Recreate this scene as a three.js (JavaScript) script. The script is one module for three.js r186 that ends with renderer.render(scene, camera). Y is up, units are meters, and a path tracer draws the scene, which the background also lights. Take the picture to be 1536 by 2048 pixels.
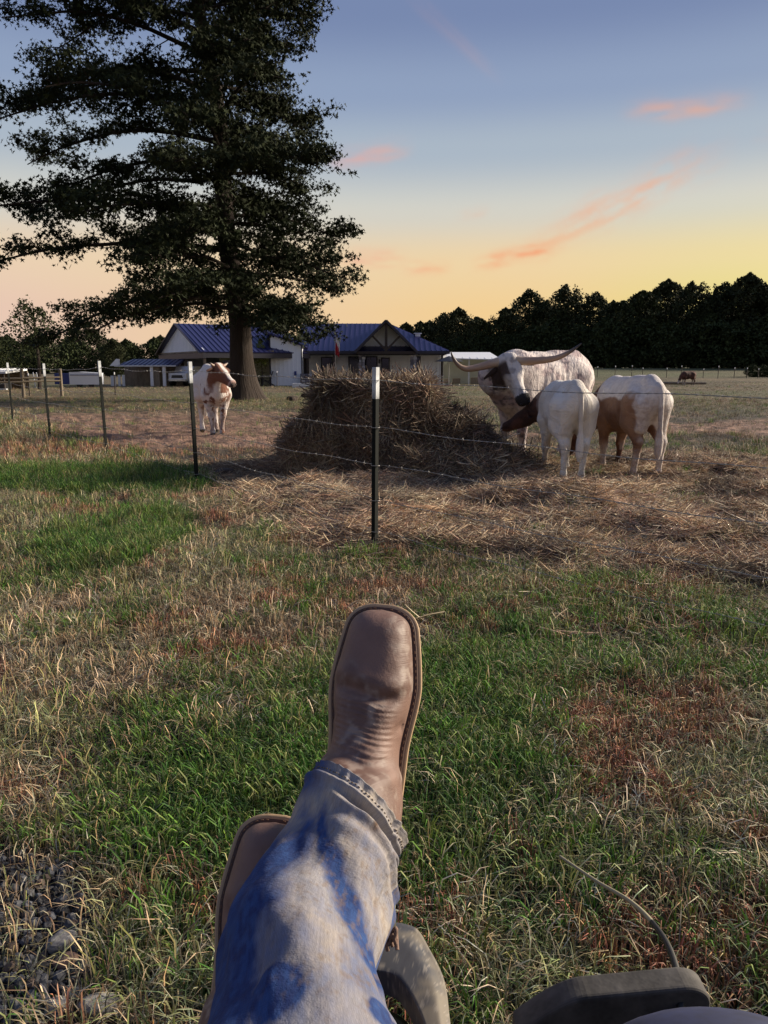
import * as THREE from 'three';
import { mergeGeometries } from 'three/addons/utils/BufferGeometryUtils.js';

// ---------------------------------------------------------------- camera, sky, sun, exposure
const scene = new THREE.Scene();
const camera = new THREE.PerspectiveCamera(67.0, 768 / 1024, 0.05, 3000);
camera.position.set(0, 1.3, 0);
camera.rotation.set(-10.5 * Math.PI / 180, 0, 0);

const renderer = new THREE.WebGLRenderer({ antialias: true });
renderer.toneMapping = THREE.LinearToneMapping;
renderer.toneMappingExposure = 1.75;
renderer.shadowMap.enabled = true;

const SUN_AZ = 60 * Math.PI / 180, SUN_EL = 20 * Math.PI / 180;
const sunDir = new THREE.Vector3(Math.sin(SUN_AZ) * Math.cos(SUN_EL), Math.sin(SUN_EL), -Math.cos(SUN_AZ) * Math.cos(SUN_EL));
const sun = new THREE.DirectionalLight(new THREE.Color().setRGB(1.0, 0.86, 0.69), 4.6);
sun.position.copy(sunDir).multiplyScalar(120); sun.target.position.set(0, 0, -20);
sun.castShadow = true; sun.shadow.radius = 24; sun.shadow.mapSize.set(2048, 2048);
Object.assign(sun.shadow.camera, { left: -70, right: 70, top: 70, bottom: -70, near: 1, far: 300 });
scene.add(sun, sun.target);

// ---------------------------------------------------------------- random numbers and noise
function rng(seed) { let a = seed >>> 0; return () => { a = (a + 0x6D2B79F5) | 0; let t = Math.imul(a ^ (a >>> 15), 1 | a); t = (t + Math.imul(t ^ (t >>> 7), 61 | t)) ^ t; return ((t ^ (t >>> 14)) >>> 0) / 4294967296; }; }
function hash3(x, y, z) { let h = Math.imul(x, 374761393) + Math.imul(y, 668265263) + Math.imul(z, 2147483647 ^ 0x5bd1e995) | 0; h = Math.imul(h ^ (h >>> 13), 1274126177); h ^= h >>> 16; return (h >>> 0) / 4294967296; }
const sm = t => t * t * (3 - 2 * t), lerp = (a, b, t) => a + (b - a) * t, clamp = (x, a = 0, b = 1) => x < a ? a : x > b ? b : x;
const step = (a, b, x) => sm(clamp((x - a) / (b - a)));
function noise3(x, y, z) {
  const X = Math.floor(x), Y = Math.floor(y), Z = Math.floor(z), u = sm(x - X), v = sm(y - Y), w = sm(z - Z);
  return lerp(lerp(lerp(hash3(X, Y, Z), hash3(X + 1, Y, Z), u), lerp(hash3(X, Y + 1, Z), hash3(X + 1, Y + 1, Z), u), v),
    lerp(lerp(hash3(X, Y, Z + 1), hash3(X + 1, Y, Z + 1), u), lerp(hash3(X, Y + 1, Z + 1), hash3(X + 1, Y + 1, Z + 1), u), v), w);
}
function noise2(x, y) { const X = Math.floor(x), Y = Math.floor(y), u = sm(x - X), v = sm(y - Y); return lerp(lerp(hash3(X, Y, 7), hash3(X + 1, Y, 7), u), lerp(hash3(X, Y + 1, 7), hash3(X + 1, Y + 1, 7), u), v); }
const fbm2 = (x, y, o = 4) => { let s = 0, a = 0.5, n = 0; for (let i = 0; i < o; i++) { s += a * noise2(x + i * 17.3, y - i * 9.1); n += a; a *= 0.5; x *= 2.03; y *= 2.03; } return s / n; };
const fbm3 = (x, y, z, o = 3) => { let s = 0, a = 0.5, n = 0; for (let i = 0; i < o; i++) { s += a * noise3(x + i * 17.3, y - i * 9.1, z + i * 4.7); n += a; a *= 0.5; x *= 2.03; y *= 2.03; z *= 2.03; } return s / n; };
const lin = c => c <= 0.04045 ? c / 12.92 : ((c + 0.055) / 1.055) ** 2.4;
const rgb = (r, g, b) => [lin(r / 255), lin(g / 255), lin(b / 255)];
const mix3 = (a, b, t) => [lerp(a[0], b[0], t), lerp(a[1], b[1], t), lerp(a[2], b[2], t)];

// ---------------------------------------------------------------- the dusk sky (air and thin clouds only)
function makeSky() {
  const W = 2048, H = 1024, data = new Float32Array(W * H * 4), D2 = Math.PI / 180;
  const ramp = [[0, null], [4, null], [7, rgb(232, 212, 176)], [10.5, rgb(206, 206, 198)], [14.5, rgb(168, 181, 195)], [18, rgb(142, 159, 188)], [22.5, rgb(118, 135, 172)], [32, rgb(104, 121, 162)], [90, rgb(88, 106, 150)]];
  const hor = [[-180, rgb(150, 140, 165)], [-90, rgb(196, 160, 170)], [-30, rgb(228, 196, 178)], [-8, rgb(234, 202, 162)], [8, rgb(238, 203, 146)], [26, rgb(224, 212, 128)], [75, rgb(255, 226, 140)], [130, rgb(220, 180, 150)], [180, rgb(150, 140, 165)]];
  const pick = (tab, x) => { for (let i = 1; i < tab.length; i++) if (x <= tab[i][0]) { const t = (x - tab[i - 1][0]) / (tab[i][0] - tab[i - 1][0]); return mix3(tab[i - 1][1], tab[i][1], sm(clamp(t))); } return tab[tab.length - 1][1]; };
  // wisps: centre azimuth, centre elevation, half length, half thickness, slope, strength
  const wisps = [[16.2, 10.5, 6.0, 1.05, 0.44, 0.9], [10.4, 14.2, 0.1, 0.1, 0, 0], [19.9, 16.0, 3.6, 0.55, -0.02, 0.8], [9.4, 7.7, 2.9, 0.5, 0.14, 1.7], [-1.2, 14.2, 3.0, 0.6, 0.12, 0.75], [-0.8, 7.6, 2.4, 0.6, 0.02, 1.0], [3.0, 7.0, 1.8, 0.45, 0.03, 1.0], [6.2, 10.4, 1.2, 0.35, 0.2, 0.3], [4.5, 21.2, 3.2, 0.5, -0.75, 0.16], [25.5, 14.2, 1.6, 0.3, 0.05, 0.3],
    [60, 12, 12, 1.2, 0.2, 0.6], [96, 20, 14, 1.5, -0.1, 0.5], [-60, 16, 13, 1.4, 0.1, 0.5], [-120, 12, 16, 1.6, 0.1, 0.4], [150, 14, 16, 1.5, 0.1, 0.4]];
  for (let j = 0; j < H; j++) {
    const el = ((j + 0.5) / H - 0.5) * 180;
    for (let i = 0; i < W; i++) {
      // three.js: u = atan2(z, x) / 2pi + 0.5; azimuth is measured to the right of -z
      const th = ((i + 0.5) / W - 0.5) * 2 * Math.PI, dx = Math.cos(th), dz = Math.sin(th);
      const az = Math.atan2(dx, -dz) / D2, e = Math.max(el, 0);
      const h = pick(hor, az); let c;
      if (e < 4) c = h; else if (e < 7) c = mix3(h, mix3(ramp[2][1], h, 0.45), (e - 4) / 3);
      else { const r = pick(ramp.slice(2), e); c = mix3(r, h, 0.45 * (1 - step(6.5, 12, e))); }
      // the glow round the place where the sun went down
      const g = Math.exp(-(((az - 72) / 30) ** 2) - ((e - 2) / 13) ** 2) * 0.6; c = [c[0] + g * 1.0, c[1] + g * 0.74, c[2] + g * 0.30];
      if (el > 1) for (const [a, b, l, t, s, k] of wisps) {
        const q = az - a; if (Math.abs(q) > l * 1.4 || !k) continue;
        const bend = fbm2(az * 0.35 + a, 3.1) * 1.2 - 0.6, p = (e - b - s * q - bend * t * 0.8) / t; if (Math.abs(p) > 3) continue;
        const fib = fbm2(az * 0.55 + e * 0.5 + a, (e - s * q) * 3.6 + a * 3, 4), m = k * Math.exp(-p * p * (p > 0 ? 0.8 : 1.5)) * (1 - step(0.35, 1.25, Math.abs(q) / l)) * clamp((fib - 0.25) * 2.2);
        c = mix3(c, mix3(rgb(240, 168, 126), rgb(236, 162, 156), clamp((4 - az) / 10)), 0.66 * m);
      }
      if (el < 0) c = mix3(h, [0.10, 0.09, 0.06], clamp(-el / 3));
      const o = (j * W + i) * 4; data[o] = c[0] * 0.59; data[o + 1] = c[1] * 0.59; data[o + 2] = c[2] * 0.59; data[o + 3] = 1;
    }
  }
  const t = new THREE.DataTexture(data, W, H, THREE.RGBAFormat, THREE.FloatType);
  t.mapping = THREE.EquirectangularReflectionMapping; t.magFilter = THREE.LinearFilter; t.minFilter = THREE.LinearFilter; t.colorSpace = THREE.LinearSRGBColorSpace; t.needsUpdate = true;
  return t;
}
const skyTexture = makeSky();
scene.background = skyTexture; scene.environment = skyTexture;
console.log('sky');

// ---------------------------------------------------------------- naming and building helpers
const used = new Map();
function numbered(n) { const k = used.get(n) || 0; used.set(n, k + 1); return k ? n + '_' + String(k).padStart(3, '0') : n; }
function shade(o) { o.traverse(m => { if (m.isMesh) { m.castShadow = true; m.receiveShadow = true; } }); return o; }
function tag(o, label, category, group, kind) { o.userData.label = label; o.userData.category = category; if (group) o.userData.group = group; if (kind) o.userData.kind = kind; return o; }
function thing(name, label, category, [x, y, z] = [0, 0, 0], turn = 0, group) { const o = new THREE.Group(); o.name = numbered(name); o.position.set(x, y, z); o.rotation.y = turn; scene.add(o); return tag(o, label, category, group); }
function part(name, geo, mat, parent, label) { const m = new THREE.Mesh(Array.isArray(geo) ? merge(geo) : geo, mat); m.name = name; parent.add(m); m.castShadow = m.receiveShadow = true; if (label) m.userData.label = label; return m; }
function solo(name, geo, mat, label, category, group, kind) { const m = new THREE.Mesh(Array.isArray(geo) ? merge(geo) : geo, mat); m.name = numbered(name); scene.add(m); m.castShadow = m.receiveShadow = true; return tag(m, label, category, group, kind); }
function copyOf(o, label, [x, y, z], turn = 0, scale = 1) { const c = o.clone(); c.name = numbered(o.name.replace(/_\d{3}$/, '')); c.userData = { ...o.userData, label }; c.position.set(x, y, z); c.rotation.y = turn; c.scale.setScalar(scale); scene.add(c); return c; }
function merge(list) { const g = mergeGeometries(list.map(g => { const q = g.index ? g.toNonIndexed() : g; for (const k of Object.keys(q.attributes)) if (!['position', 'normal', 'uv', 'color'].includes(k)) q.deleteAttribute(k); return q; })); return g; }
function box(w, h, d, x = 0, y = 0, z = 0, ry = 0, rx = 0, rz = 0) { const g = new THREE.BoxGeometry(w, h, d); if (rx) g.rotateX(rx); if (rz) g.rotateZ(rz); if (ry) g.rotateY(ry); g.translate(x, y, z); return g; }
const V = (x, y, z) => new THREE.Vector3(x, y, z);
function rod(a, b, r0, r1 = r0, seg = 8) { const d = b.clone().sub(a), g = new THREE.CylinderGeometry(r1, r0, d.length(), seg, 1); g.translate(0, d.length() / 2, 0); g.applyQuaternion(new THREE.Quaternion().setFromUnitVectors(V(0, 1, 0), d.normalize())); g.translate(a.x, a.y, a.z); return g; }
function bar(a, b, w, h) { const d = b.clone().sub(a), g = new THREE.BoxGeometry(w, d.length(), h); g.translate(0, d.length() / 2, 0); const y = d.normalize(), z = Math.abs(y.z) > 0.9 ? V(0, 1, 0) : V(0, 0, 1), x = y.clone().cross(z).normalize(), zz = x.clone().cross(y); g.applyMatrix4(new THREE.Matrix4().makeBasis(x, y, zz)); g.translate(a.x, a.y, a.z); return g; }
function tube(pts, r, seg, rad = 8, taper) { // tapered tube along points
  const c = new THREE.CatmullRomCurve3(pts), g = new THREE.TubeGeometry(c, seg, 1, rad, false), p = g.attributes.position, f = new THREE.Vector3();
  for (let i = 0; i <= seg; i++) { c.getPointAt(i / seg, f); const k = taper ? taper(i / seg) : r; for (let j = 0; j <= rad; j++) { const n = i * (rad + 1) + j; p.setXYZ(n, f.x + (p.getX(n) - f.x) * k, f.y + (p.getY(n) - f.y) * k, f.z + (p.getZ(n) - f.z) * k); } }
  g.computeVertexNormals(); return g;
}
function poly(pts, thick, place) { const s = new THREE.Shape(pts.map(p => new THREE.Vector2(p[0], p[1]))), g = new THREE.ExtrudeGeometry(s, { depth: thick, bevelEnabled: false }); if (place) place(g); return g; }
function col(r, g, b) { return new THREE.Color().setRGB(r, g, b); }
function mat(c, rough = 0.85, extra = {}) { return new THREE.MeshStandardMaterial({ color: col(...c), roughness: rough, metalness: 0, ...extra }); }
// a tiling grey texture: fine and coarse grain around 'mid' with reach 'amp'
function grain(size, f0, amp, seed, mid = 0.8, stretch = 1) {
  const d = new Uint8Array(size * size * 4), wrap = (x, y, n) => { const X = Math.floor(x), Y = Math.floor(y), u = sm(x - X), v = sm(y - Y), m = k => ((k % n) + n) % n; const q = Math.max(1, Math.round(n / stretch)), my = k => ((k % q) + q) % q; return lerp(lerp(hash3(m(X), my(Y), seed), hash3(m(X + 1), my(Y), seed), u), lerp(hash3(m(X), my(Y + 1), seed), hash3(m(X + 1), my(Y + 1), seed), u), v); };
  for (let j = 0; j < size; j++) for (let i = 0; i < size; i++) {
    let s = 0, a = 0.5, n = 0, f = f0; for (let o = 0; o < 5 && f <= size; o++) { s += a * wrap(i / size * f, j / size * Math.max(1, Math.round(f / stretch)), f); n += a; a *= 0.72; f *= 2; }
    const v = clamp(mid + amp * (s / n - 0.5) * 2) * 255, k = (j * size + i) * 4; d[k] = d[k + 1] = d[k + 2] = v; d[k + 3] = 255;
  }
  const t = new THREE.DataTexture(d, size, size); t.wrapS = t.wrapT = THREE.RepeatWrapping; t.magFilter = THREE.LinearFilter; t.minFilter = THREE.LinearMipmapLinearFilter; t.generateMipmaps = true; t.needsUpdate = true; return t;
}
const fineGrain = grain(512, 8, 0.55, 3, 0.72), woodGrain = grain(256, 32, 0.4, 5, 0.75, 8), bumpGrain = grain(512, 16, 0.9, 9, 0.5);
// surface nets: mesh of f(x, y, z) = 0, negative inside
function surfaceNets(f, lo, hi, cell) {
  const n = [0, 1, 2].map(k => Math.ceil((hi[k] - lo[k]) / cell) + 1), [nx, ny, nz] = n, val = new Float32Array(nx * ny * nz), id = new Int32Array(nx * ny * nz).fill(-1);
  let q = 0; for (let z = 0; z < nz; z++) for (let y = 0; y < ny; y++) for (let x = 0; x < nx; x++) val[q++] = f(lo[0] + x * cell, lo[1] + y * cell, lo[2] + z * cell);
  const pos = [], idx = [], at = (x, y, z) => x + nx * (y + ny * z), corner = []; for (let c = 0; c < 8; c++) corner.push([c & 1, c >> 1 & 1, c >> 2]);
  const edges = []; for (let a = 0; a < 8; a++) for (const b of [a | 1, a | 2, a | 4]) if (b !== a) edges.push([a, b]);
  for (let z = 0; z < nz - 1; z++) for (let y = 0; y < ny - 1; y++) for (let x = 0; x < nx - 1; x++) {
    let m = 0; const v = corner.map(([a, b, c], k) => { const w = val[at(x + a, y + b, z + c)]; if (w < 0) m |= 1 << k; return w; }); if (m === 0 || m === 255) continue;
    let sx = 0, sy = 0, sz = 0, k = 0; for (const [a, b] of edges) if ((v[a] < 0) !== (v[b] < 0)) { const t = v[a] / (v[a] - v[b]), A = corner[a], B = corner[b]; sx += A[0] + t * (B[0] - A[0]); sy += A[1] + t * (B[1] - A[1]); sz += A[2] + t * (B[2] - A[2]); k++; }
    id[at(x, y, z)] = pos.length / 3; pos.push(lo[0] + (x + sx / k) * cell, lo[1] + (y + sy / k) * cell, lo[2] + (z + sz / k) * cell);
  }
  const quad = (a, b, c, d, flip) => { if (a < 0 || b < 0 || c < 0 || d < 0) return; flip ? idx.push(a, c, b, a, d, c) : idx.push(a, b, c, a, c, d); };
  for (let z = 1; z < nz - 1; z++) for (let y = 1; y < ny - 1; y++) for (let x = 1; x < nx - 1; x++) {
    const a = val[at(x, y, z)] < 0;
    if (a !== (val[at(x + 1, y, z)] < 0)) quad(id[at(x, y - 1, z - 1)], id[at(x, y, z - 1)], id[at(x, y, z)], id[at(x, y - 1, z)], !a);
    if (a !== (val[at(x, y + 1, z)] < 0)) quad(id[at(x - 1, y, z - 1)], id[at(x - 1, y, z)], id[at(x, y, z)], id[at(x, y, z - 1)], !a);
    if (a !== (val[at(x, y, z + 1)] < 0)) quad(id[at(x - 1, y - 1, z)], id[at(x, y - 1, z)], id[at(x, y, z)], id[at(x - 1, y, z)], !a);
  }
  const g = new THREE.BufferGeometry(); g.setAttribute('position', new THREE.Float32BufferAttribute(pos, 3)); g.setIndex(idx); g.computeVertexNormals(); return g;
}
function colorize(g, fn) { const p = g.attributes.position, n = g.attributes.normal, c = new Float32Array(p.count * 3); for (let i = 0; i < p.count; i++) { const k = fn(p.getX(i), p.getY(i), p.getZ(i), n ? n.getX(i) : 0, n ? n.getY(i) : 1, n ? n.getZ(i) : 0); c[3 * i] = k[0]; c[3 * i + 1] = k[1]; c[3 * i + 2] = k[2]; } g.setAttribute('color', new THREE.BufferAttribute(c, 3)); return g; }

// ---------------------------------------------------------------- the ground
// which growth covers a place: weights of lush grass, dry grass, loose hay, bare soil, gravel
function blob(x, z, cx, cz, rx, rz, turn = 0) { const c = Math.cos(turn), s = Math.sin(turn), a = ((x - cx) * c + (z - cz) * s) / rx, b = (-(x - cx) * s + (z - cz) * c) / rz; return Math.exp(-a * a - b * b); }
function fenceSide(x, z) { const ax = -0.07, az = -5.66; // above 0 inside the pen
  return x < ax ? (-(z - az) - (ax - x) * 1.44) : (-(z - az) + (x - ax) * -1.06) ; }
function zone(x, z) {
  const w = fbm2(x * 0.9 + 11, z * 0.9 - 4, 4) - 0.5, w2 = fbm2(x * 2.7 - 3, z * 2.7 + 8, 3) - 0.5, far = step(18, 34, -z);
  let hay = Math.max(1.35 * blob(x, z, 2.0, -7.2, 3.4, 2.3, 0.1), 1.5 * blob(x, z, 0.2, -9.6, 2.1, 2.0), 1.1 * blob(x, z, 4.2, -9.2, 2.2, 2.0), 0.8 * blob(x, z, 1.3, -5.6, 1.6, 0.9), 0.7 * blob(x, z, -1.7, -10.6, 1.0, 0.9));
  hay = step(0.36, 0.62, hay + w * 0.45 + w2 * 0.25) * (1 - step(-3.9, -3.0, z) );
  let lush = Math.max(blob(x, z, -3.6, -9.0, 2.2, 1.15, 0.1), 0.85 * blob(x, z, -2.1, -6.0, 0.75, 1.5, -0.1), 0.55 * blob(x, z, -0.7, -8.0, 0.7, 0.5), 0.6 * blob(x, z, -0.15, -5.3, 0.35, 0.35));
  lush = Math.max(step(0.35, 0.6, lush + w * 0.35), step(-0.02, 0.14, w - 0.03 + 0.25 * blob(x, z, 0.35, -2.9, 0.9, 0.8) + 0.2 * blob(x, z, -0.3, -2.3, 0.7, 0.7)) * (1 - step(3.3, 4.6, -z)) * 0.85);
  const gravel = step(0.45, 0.6, blob(x, z, -1.15, -1.35, 0.62, 0.72) + w2 * 0.3);
  const pen = step(0.3, 1.6, fenceSide(x, z));
  let soil = pen * Math.max(step(0.32, 0.55, 1.25 * blob(x, z, -4.6, -18.5, 6.5, 6.0) + w * 0.8), step(0.45, 0.6, blob(x, z, 9, -17, 4, 3.2) + w), step(0.45, 0.6, blob(x, z, -13, -29, 5, 3) + w), 0.75 * step(0.1, 0.2, w) * (1 - far));
  soil *= 1 - hay;
  return { lush: lush * (1 - hay) * (1 - gravel), hay, soil: soil * (1 - gravel), gravel, pen, far, w, w2 };
}
const rise = (x, z) => step(42, 105, -z) * step(4, 22, x) * 1.35 + step(110, 400, Math.hypot(x, z)) * 1.5;
function groundY(x, z) { const d = Math.hypot(x, z), near = 1 - step(14, 40, d); return rise(x, z) + (near * 0.085 + 0.02) * (fbm2(x * 0.8, z * 0.8, 3) - 0.5) + (1 - step(30, 60, d)) * 0.06 * (fbm2(x * 3.1 + 5, z * 3.1, 3) - 0.5) + (d > 4.2 && d < 12 ? 0.16 * step(0.42, 0.75, fbm2(x * 1.25 + 31, z * 1.9 + 4, 3)) * Math.max(blob(x, z, 2.2, -7.2, 2.6, 1.8), 0.8 * blob(x, z, 4.3, -9, 1.8, 1.6)) : 0) + (d > 9 && d < 45 ? 0.10 * (fbm2(x * 4.5 + 15, z * 2.6, 3) - 0.5) * step(9, 13, d) * (1 - step(30, 45, d)) : 0); }
function groundColor(x, z) {
  const q = zone(x, z), n = fbm2(x * 5.1, z * 5.1, 3), c0 = mix3([0.050, 0.036, 0.022], [0.022, 0.017, 0.011], n);   // trodden earth and thatch
  let c = mix3(c0, [0.020, 0.030, 0.010], q.lush * 0.8);
  c = mix3(c, mix3([0.37, 0.215, 0.145], [0.13, 0.068, 0.042], clamp((n - 0.3) * 2.4)), q.soil * 0.95);
  c = mix3(c, mix3([0.10, 0.068, 0.040], [0.05, 0.034, 0.02], n), q.hay * 0.85);
  c = mix3(c, mix3([0.075, 0.075, 0.08], [0.04, 0.04, 0.045], n), q.gravel * 0.9);
  const fld = fbm2(x * 0.22 + 40, z * 0.6, 4), strip = step(40, 60, -z) * step(14, 30, x) ;
  let f = mix3([0.17, 0.125, 0.060], [0.090, 0.072, 0.030], step(0.35, 0.65, fld)); f = mix3(f, [0.085, 0.105, 0.030], Math.max(0.8 * step(66, 74, -z) * step(8, 14, x) * step(0.3, 0.6, fbm2(x * 0.05, z * 0.05) + 0.25 - x * 0.004), 0.55 * step(0.5, 0.62, fbm2(x * 0.11 - 7, z * 0.2))));
  return mix3(c, f, q.far);
}
{
  const rings = [], angles = []; for (let r = 0.35; r < 1500; r *= 1.017) rings.push(r);
  for (let a = -180; a < 180;) { angles.push(a); a += Math.abs(a) < 34 ? 0.19 : Math.abs(a) < 60 ? 0.8 : 3; }
  const nA = angles.length, pos = [], colr = [], uv = [], idx = [];
  const put = (x, z) => { pos.push(x, groundY(x, z), z); colr.push(...groundColor(x, z)); uv.push(x / 1.7, z / 1.7); };
  put(0, 0);
  for (const r of rings) for (const a of angles) put(Math.sin(a * Math.PI / 180) * r, -Math.cos(a * Math.PI / 180) * r);
  for (let j = 0; j < nA; j++) { idx.push(0, 1 + (j + 1) % nA, 1 + j); for (let i = 0; i < rings.length - 1; i++) { const a = 1 + i * nA + j, b = 1 + i * nA + (j + 1) % nA, c = a + nA, d = b + nA; idx.push(a, b, c, b, d, c); } }
  const g = new THREE.BufferGeometry(); g.setAttribute('position', new THREE.Float32BufferAttribute(pos, 3)); g.setAttribute('color', new THREE.Float32BufferAttribute(colr, 3)); g.setAttribute('uv', new THREE.Float32BufferAttribute(uv, 2)); g.setIndex(idx); g.computeVertexNormals();
  const m = new THREE.MeshStandardMaterial({ vertexColors: true, roughness: 0.95, map: fineGrain, bumpMap: bumpGrain, bumpScale: 0.035 });
  const o = solo('ground', g, m, 'pasture ground of thatch, trodden soil and dry grass', 'ground'); o.userData.kind = 'structure'; o.castShadow = true;
}
console.log('ground');

// ---------------------------------------------------------------- grass (nobody could count it)
function tuft(rand, blades, len, spread, width, lean) {
  const pos = [], c = [], idx = [];
  for (let b = 0; b < blades; b++) {
    const a = rand() * 6.283, r = Math.sqrt(rand()) * spread, bx = Math.cos(a) * r, bz = Math.sin(a) * r, dir = a + (rand() - 0.5) * 2.6, L = len * (0.45 + 0.75 * rand()), k = lean * (0.25 + rand()), w = width * (0.6 + 0.6 * rand()), fx = Math.cos(dir), fz = Math.sin(dir), t0 = rand() * 3.14, sx = Math.cos(t0) * w, sz = Math.sin(t0) * w, n = pos.length / 3;
    const ex = bx + fx * L * k, ez = bz + fz * L * k, ey = L * Math.max(0.12, 1 - 0.62 * k);
    const curl = (rand() - 0.5) * 0.25 * L; for (const [t, f] of [[0, 1], [0.34, 0.95], [0.68, 0.75]]) { const h = t * L * (1 - t * k * 0.1) * (1 - t) + t * ey + t * (1 - t) * L * 0.35, o2 = t * t * k * L + t * (1 - t) * k * L * 0.18, cx2 = bx + fx * o2 - fz * curl * t * t, cz2 = bz + fz * o2 + fx * curl * t * t; pos.push(cx2 - sx * f, h - (t ? 0 : 0.012), cz2 - sz * f, cx2 + sx * f, h - (t ? 0 : 0.012), cz2 + sz * f); } pos.push(ex - fz * curl, ey, ez + fx * curl);
    idx.push(n, n + 1, n + 2, n + 1, n + 3, n + 2, n + 2, n + 3, n + 4, n + 3, n + 5, n + 4, n + 4, n + 5, n + 6);
    const v = 0.4 + 1.15 * rand() ** 1.3, h = (rand() - 0.5) * 0.4; for (let i = 0; i < 7; i++) c.push(v * (1 + h), v, v * (1 - h * 0.6));
  }
  const g = new THREE.BufferGeometry(); g.setAttribute('position', new THREE.Float32BufferAttribute(pos, 3)); g.setAttribute('color', new THREE.Float32BufferAttribute(c, 3)); g.setIndex(idx); g.computeVertexNormals(); return g;
}
const bladeMat = new THREE.MeshPhysicalMaterial({ vertexColors: true, roughness: 0.75, side: THREE.DoubleSide, transmission: 0.3, thickness: 0, specularIntensity: 0.4 });
const strawMat = new THREE.MeshStandardMaterial({ vertexColors: true, roughness: 0.7, side: THREE.DoubleSide });
function scatter(name, label, category, geo, material, list) { // list of [x, y, z, turn, scale, height, r, g, b, tiltX, tiltZ]
  const o = new THREE.InstancedMesh(geo, material, list.length), M = new THREE.Matrix4(), q = new THREE.Quaternion(), e = new THREE.Euler(), c = new THREE.Color();
  list.forEach((p, i) => { e.set(p[9] || 0, p[3], p[10] || 0); q.setFromEuler(e); M.compose(V(p[0], p[1], p[2]), q, V(p[4], p[4] * p[5], p[4])); o.setMatrixAt(i, M); o.setColorAt(i, c.setRGB(p[6], p[7], p[8])); });
  o.name = numbered(name); o.castShadow = o.receiveShadow = true; scene.add(o); return tag(o, label, category, null, 'stuff');
}
{
  const rand = rng(41), lush = [], dry = [], red = [], low = [], pasture = [];
  const greens = [[0.090, 0.245, 0.030], [0.140, 0.285, 0.042], [0.190, 0.260, 0.062], [0.070, 0.155, 0.040], [0.24, 0.28, 0.11]], tans = [[0.40, 0.31, 0.19], [0.30, 0.23, 0.13], [0.58, 0.49, 0.35], [0.17, 0.125, 0.075], [0.28, 0.24, 0.14]], reds = [[0.32, 0.13, 0.085], [0.27, 0.14, 0.08], [0.40, 0.20, 0.12], [0.30, 0.18, 0.07]];
  const any = a => a[Math.floor(rand() * a.length)];
  const bands = [[0.9, 3.2, 1350], [3.2, 6, 800], [6, 11, 360], [11, 19, 85], [19, 34, 22], [34, 60, 5]];
  for (const [d0, d1, den] of bands) {
    const hw = d => d * 0.60 + 0.9, area = (d1 - d0) * (hw(d0) + hw(d1)), n = Math.floor(area * den);
    for (let i = 0; i < n; i++) {
      const z = -d1 * Math.sqrt(rand() * (1 - (d0 / d1) ** 2) + (d0 / d1) ** 2), x = (rand() * 2 - 1) * hw(-z), q = zone(x, z), roll = rand(), y = groundY(x, z);
      if (q.gravel > 0.5 && roll > 0.09) continue; if (q.hay > 0.5 && roll > 0.14) continue; if (q.soil > 0.5 && roll > (q.far > 0 ? 0.2 : 0.10)) continue;
      const patch = fbm2(x * 0.75 + 60, z * 0.75 + 9, 3), spots = fbm2(x * 2.2 - 31, z * 2.2 + 77, 3), big = 1 + 1.1 * step(5, 20, -z), turn = rand() * 6.28;
      let kind = 0, c; const greenish = q.lush * 0.8 + (1 - q.pen) * 0.10 + (spots - 0.5) * 1.3;
      const redness = 0.8 * step(0.57, 0.66, fbm2(x * 2.7 + 5, z * 2.7 - 40, 3)) * (1 - q.lush) * (1 - q.pen), tanness = Math.max(step(0.5, 0.62, patch), 0.8 * blob(x, z, -1.75, -3.9, 0.9, 0.8), 0.8 * blob(x, z, -5.6, -12, 3, 1.6)), rust = blob(x, z, -5.6, -12.2, 3.2, 1.5);
      if (rand() < greenish) { kind = 0; c = any(greens); } else if (rand() < Math.max(redness * 0.8, rust * 0.7)) { kind = 2; c = any(reds); } else { kind = 1; c = mix3(any(tans), any(reds), clamp(0.25 + 0.5 * (patch - 0.5) * 3) * 0.6 * (0.4 + q.pen)); if (rand() > 0.5 + 0.5 * tanness) c = mix3(c, any(greens), 0.5); }
      const v = 0.7 + 0.6 * rand(), item = [x, y, z, turn, (0.65 + 0.6 * rand()) * big * (q.pen > 0.5 ? 0.6 : 1), 0.75 + 0.5 * rand(), c[0] * v, c[1] * v, c[2] * v, (rand() - 0.5) * 0.3, (rand() - 0.5) * 0.3];
      if (kind === 0) { if (q.lush > 0.6 && z < -4.4) item[5] *= 1.35; lush.push(item); } else if (kind === 1) (rand() < 0.45 ? low : dry).push(item); else red.push(item);
    }
  }
  const r2 = rng(7);
  scatter('green_grass', 'green grass growing in patches over the near lawn and along the fence', 'grass', tuft(r2, 15, 0.088, 0.05, 0.0018, 0.66), bladeMat, lush);
  scatter('dry_grass', 'tan dry grass blades standing over the lawn', 'grass', tuft(r2, 15, 0.062, 0.055, 0.0015, 0.8), strawMat, dry);
  scatter('red_grass', 'reddish brown dead grass in scattered patches', 'grass', tuft(r2, 18, 0.062, 0.045, 0.0015, 0.5), strawMat, red);
  scatter('grass_thatch', 'flattened dead grass lying between the green blades', 'grass', tuft(r2, 13, 0.10, 0.07, 0.0015, 1.3), strawMat, low);
  console.log('grass', lush.length, dry.length, red.length, low.length);
}

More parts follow.
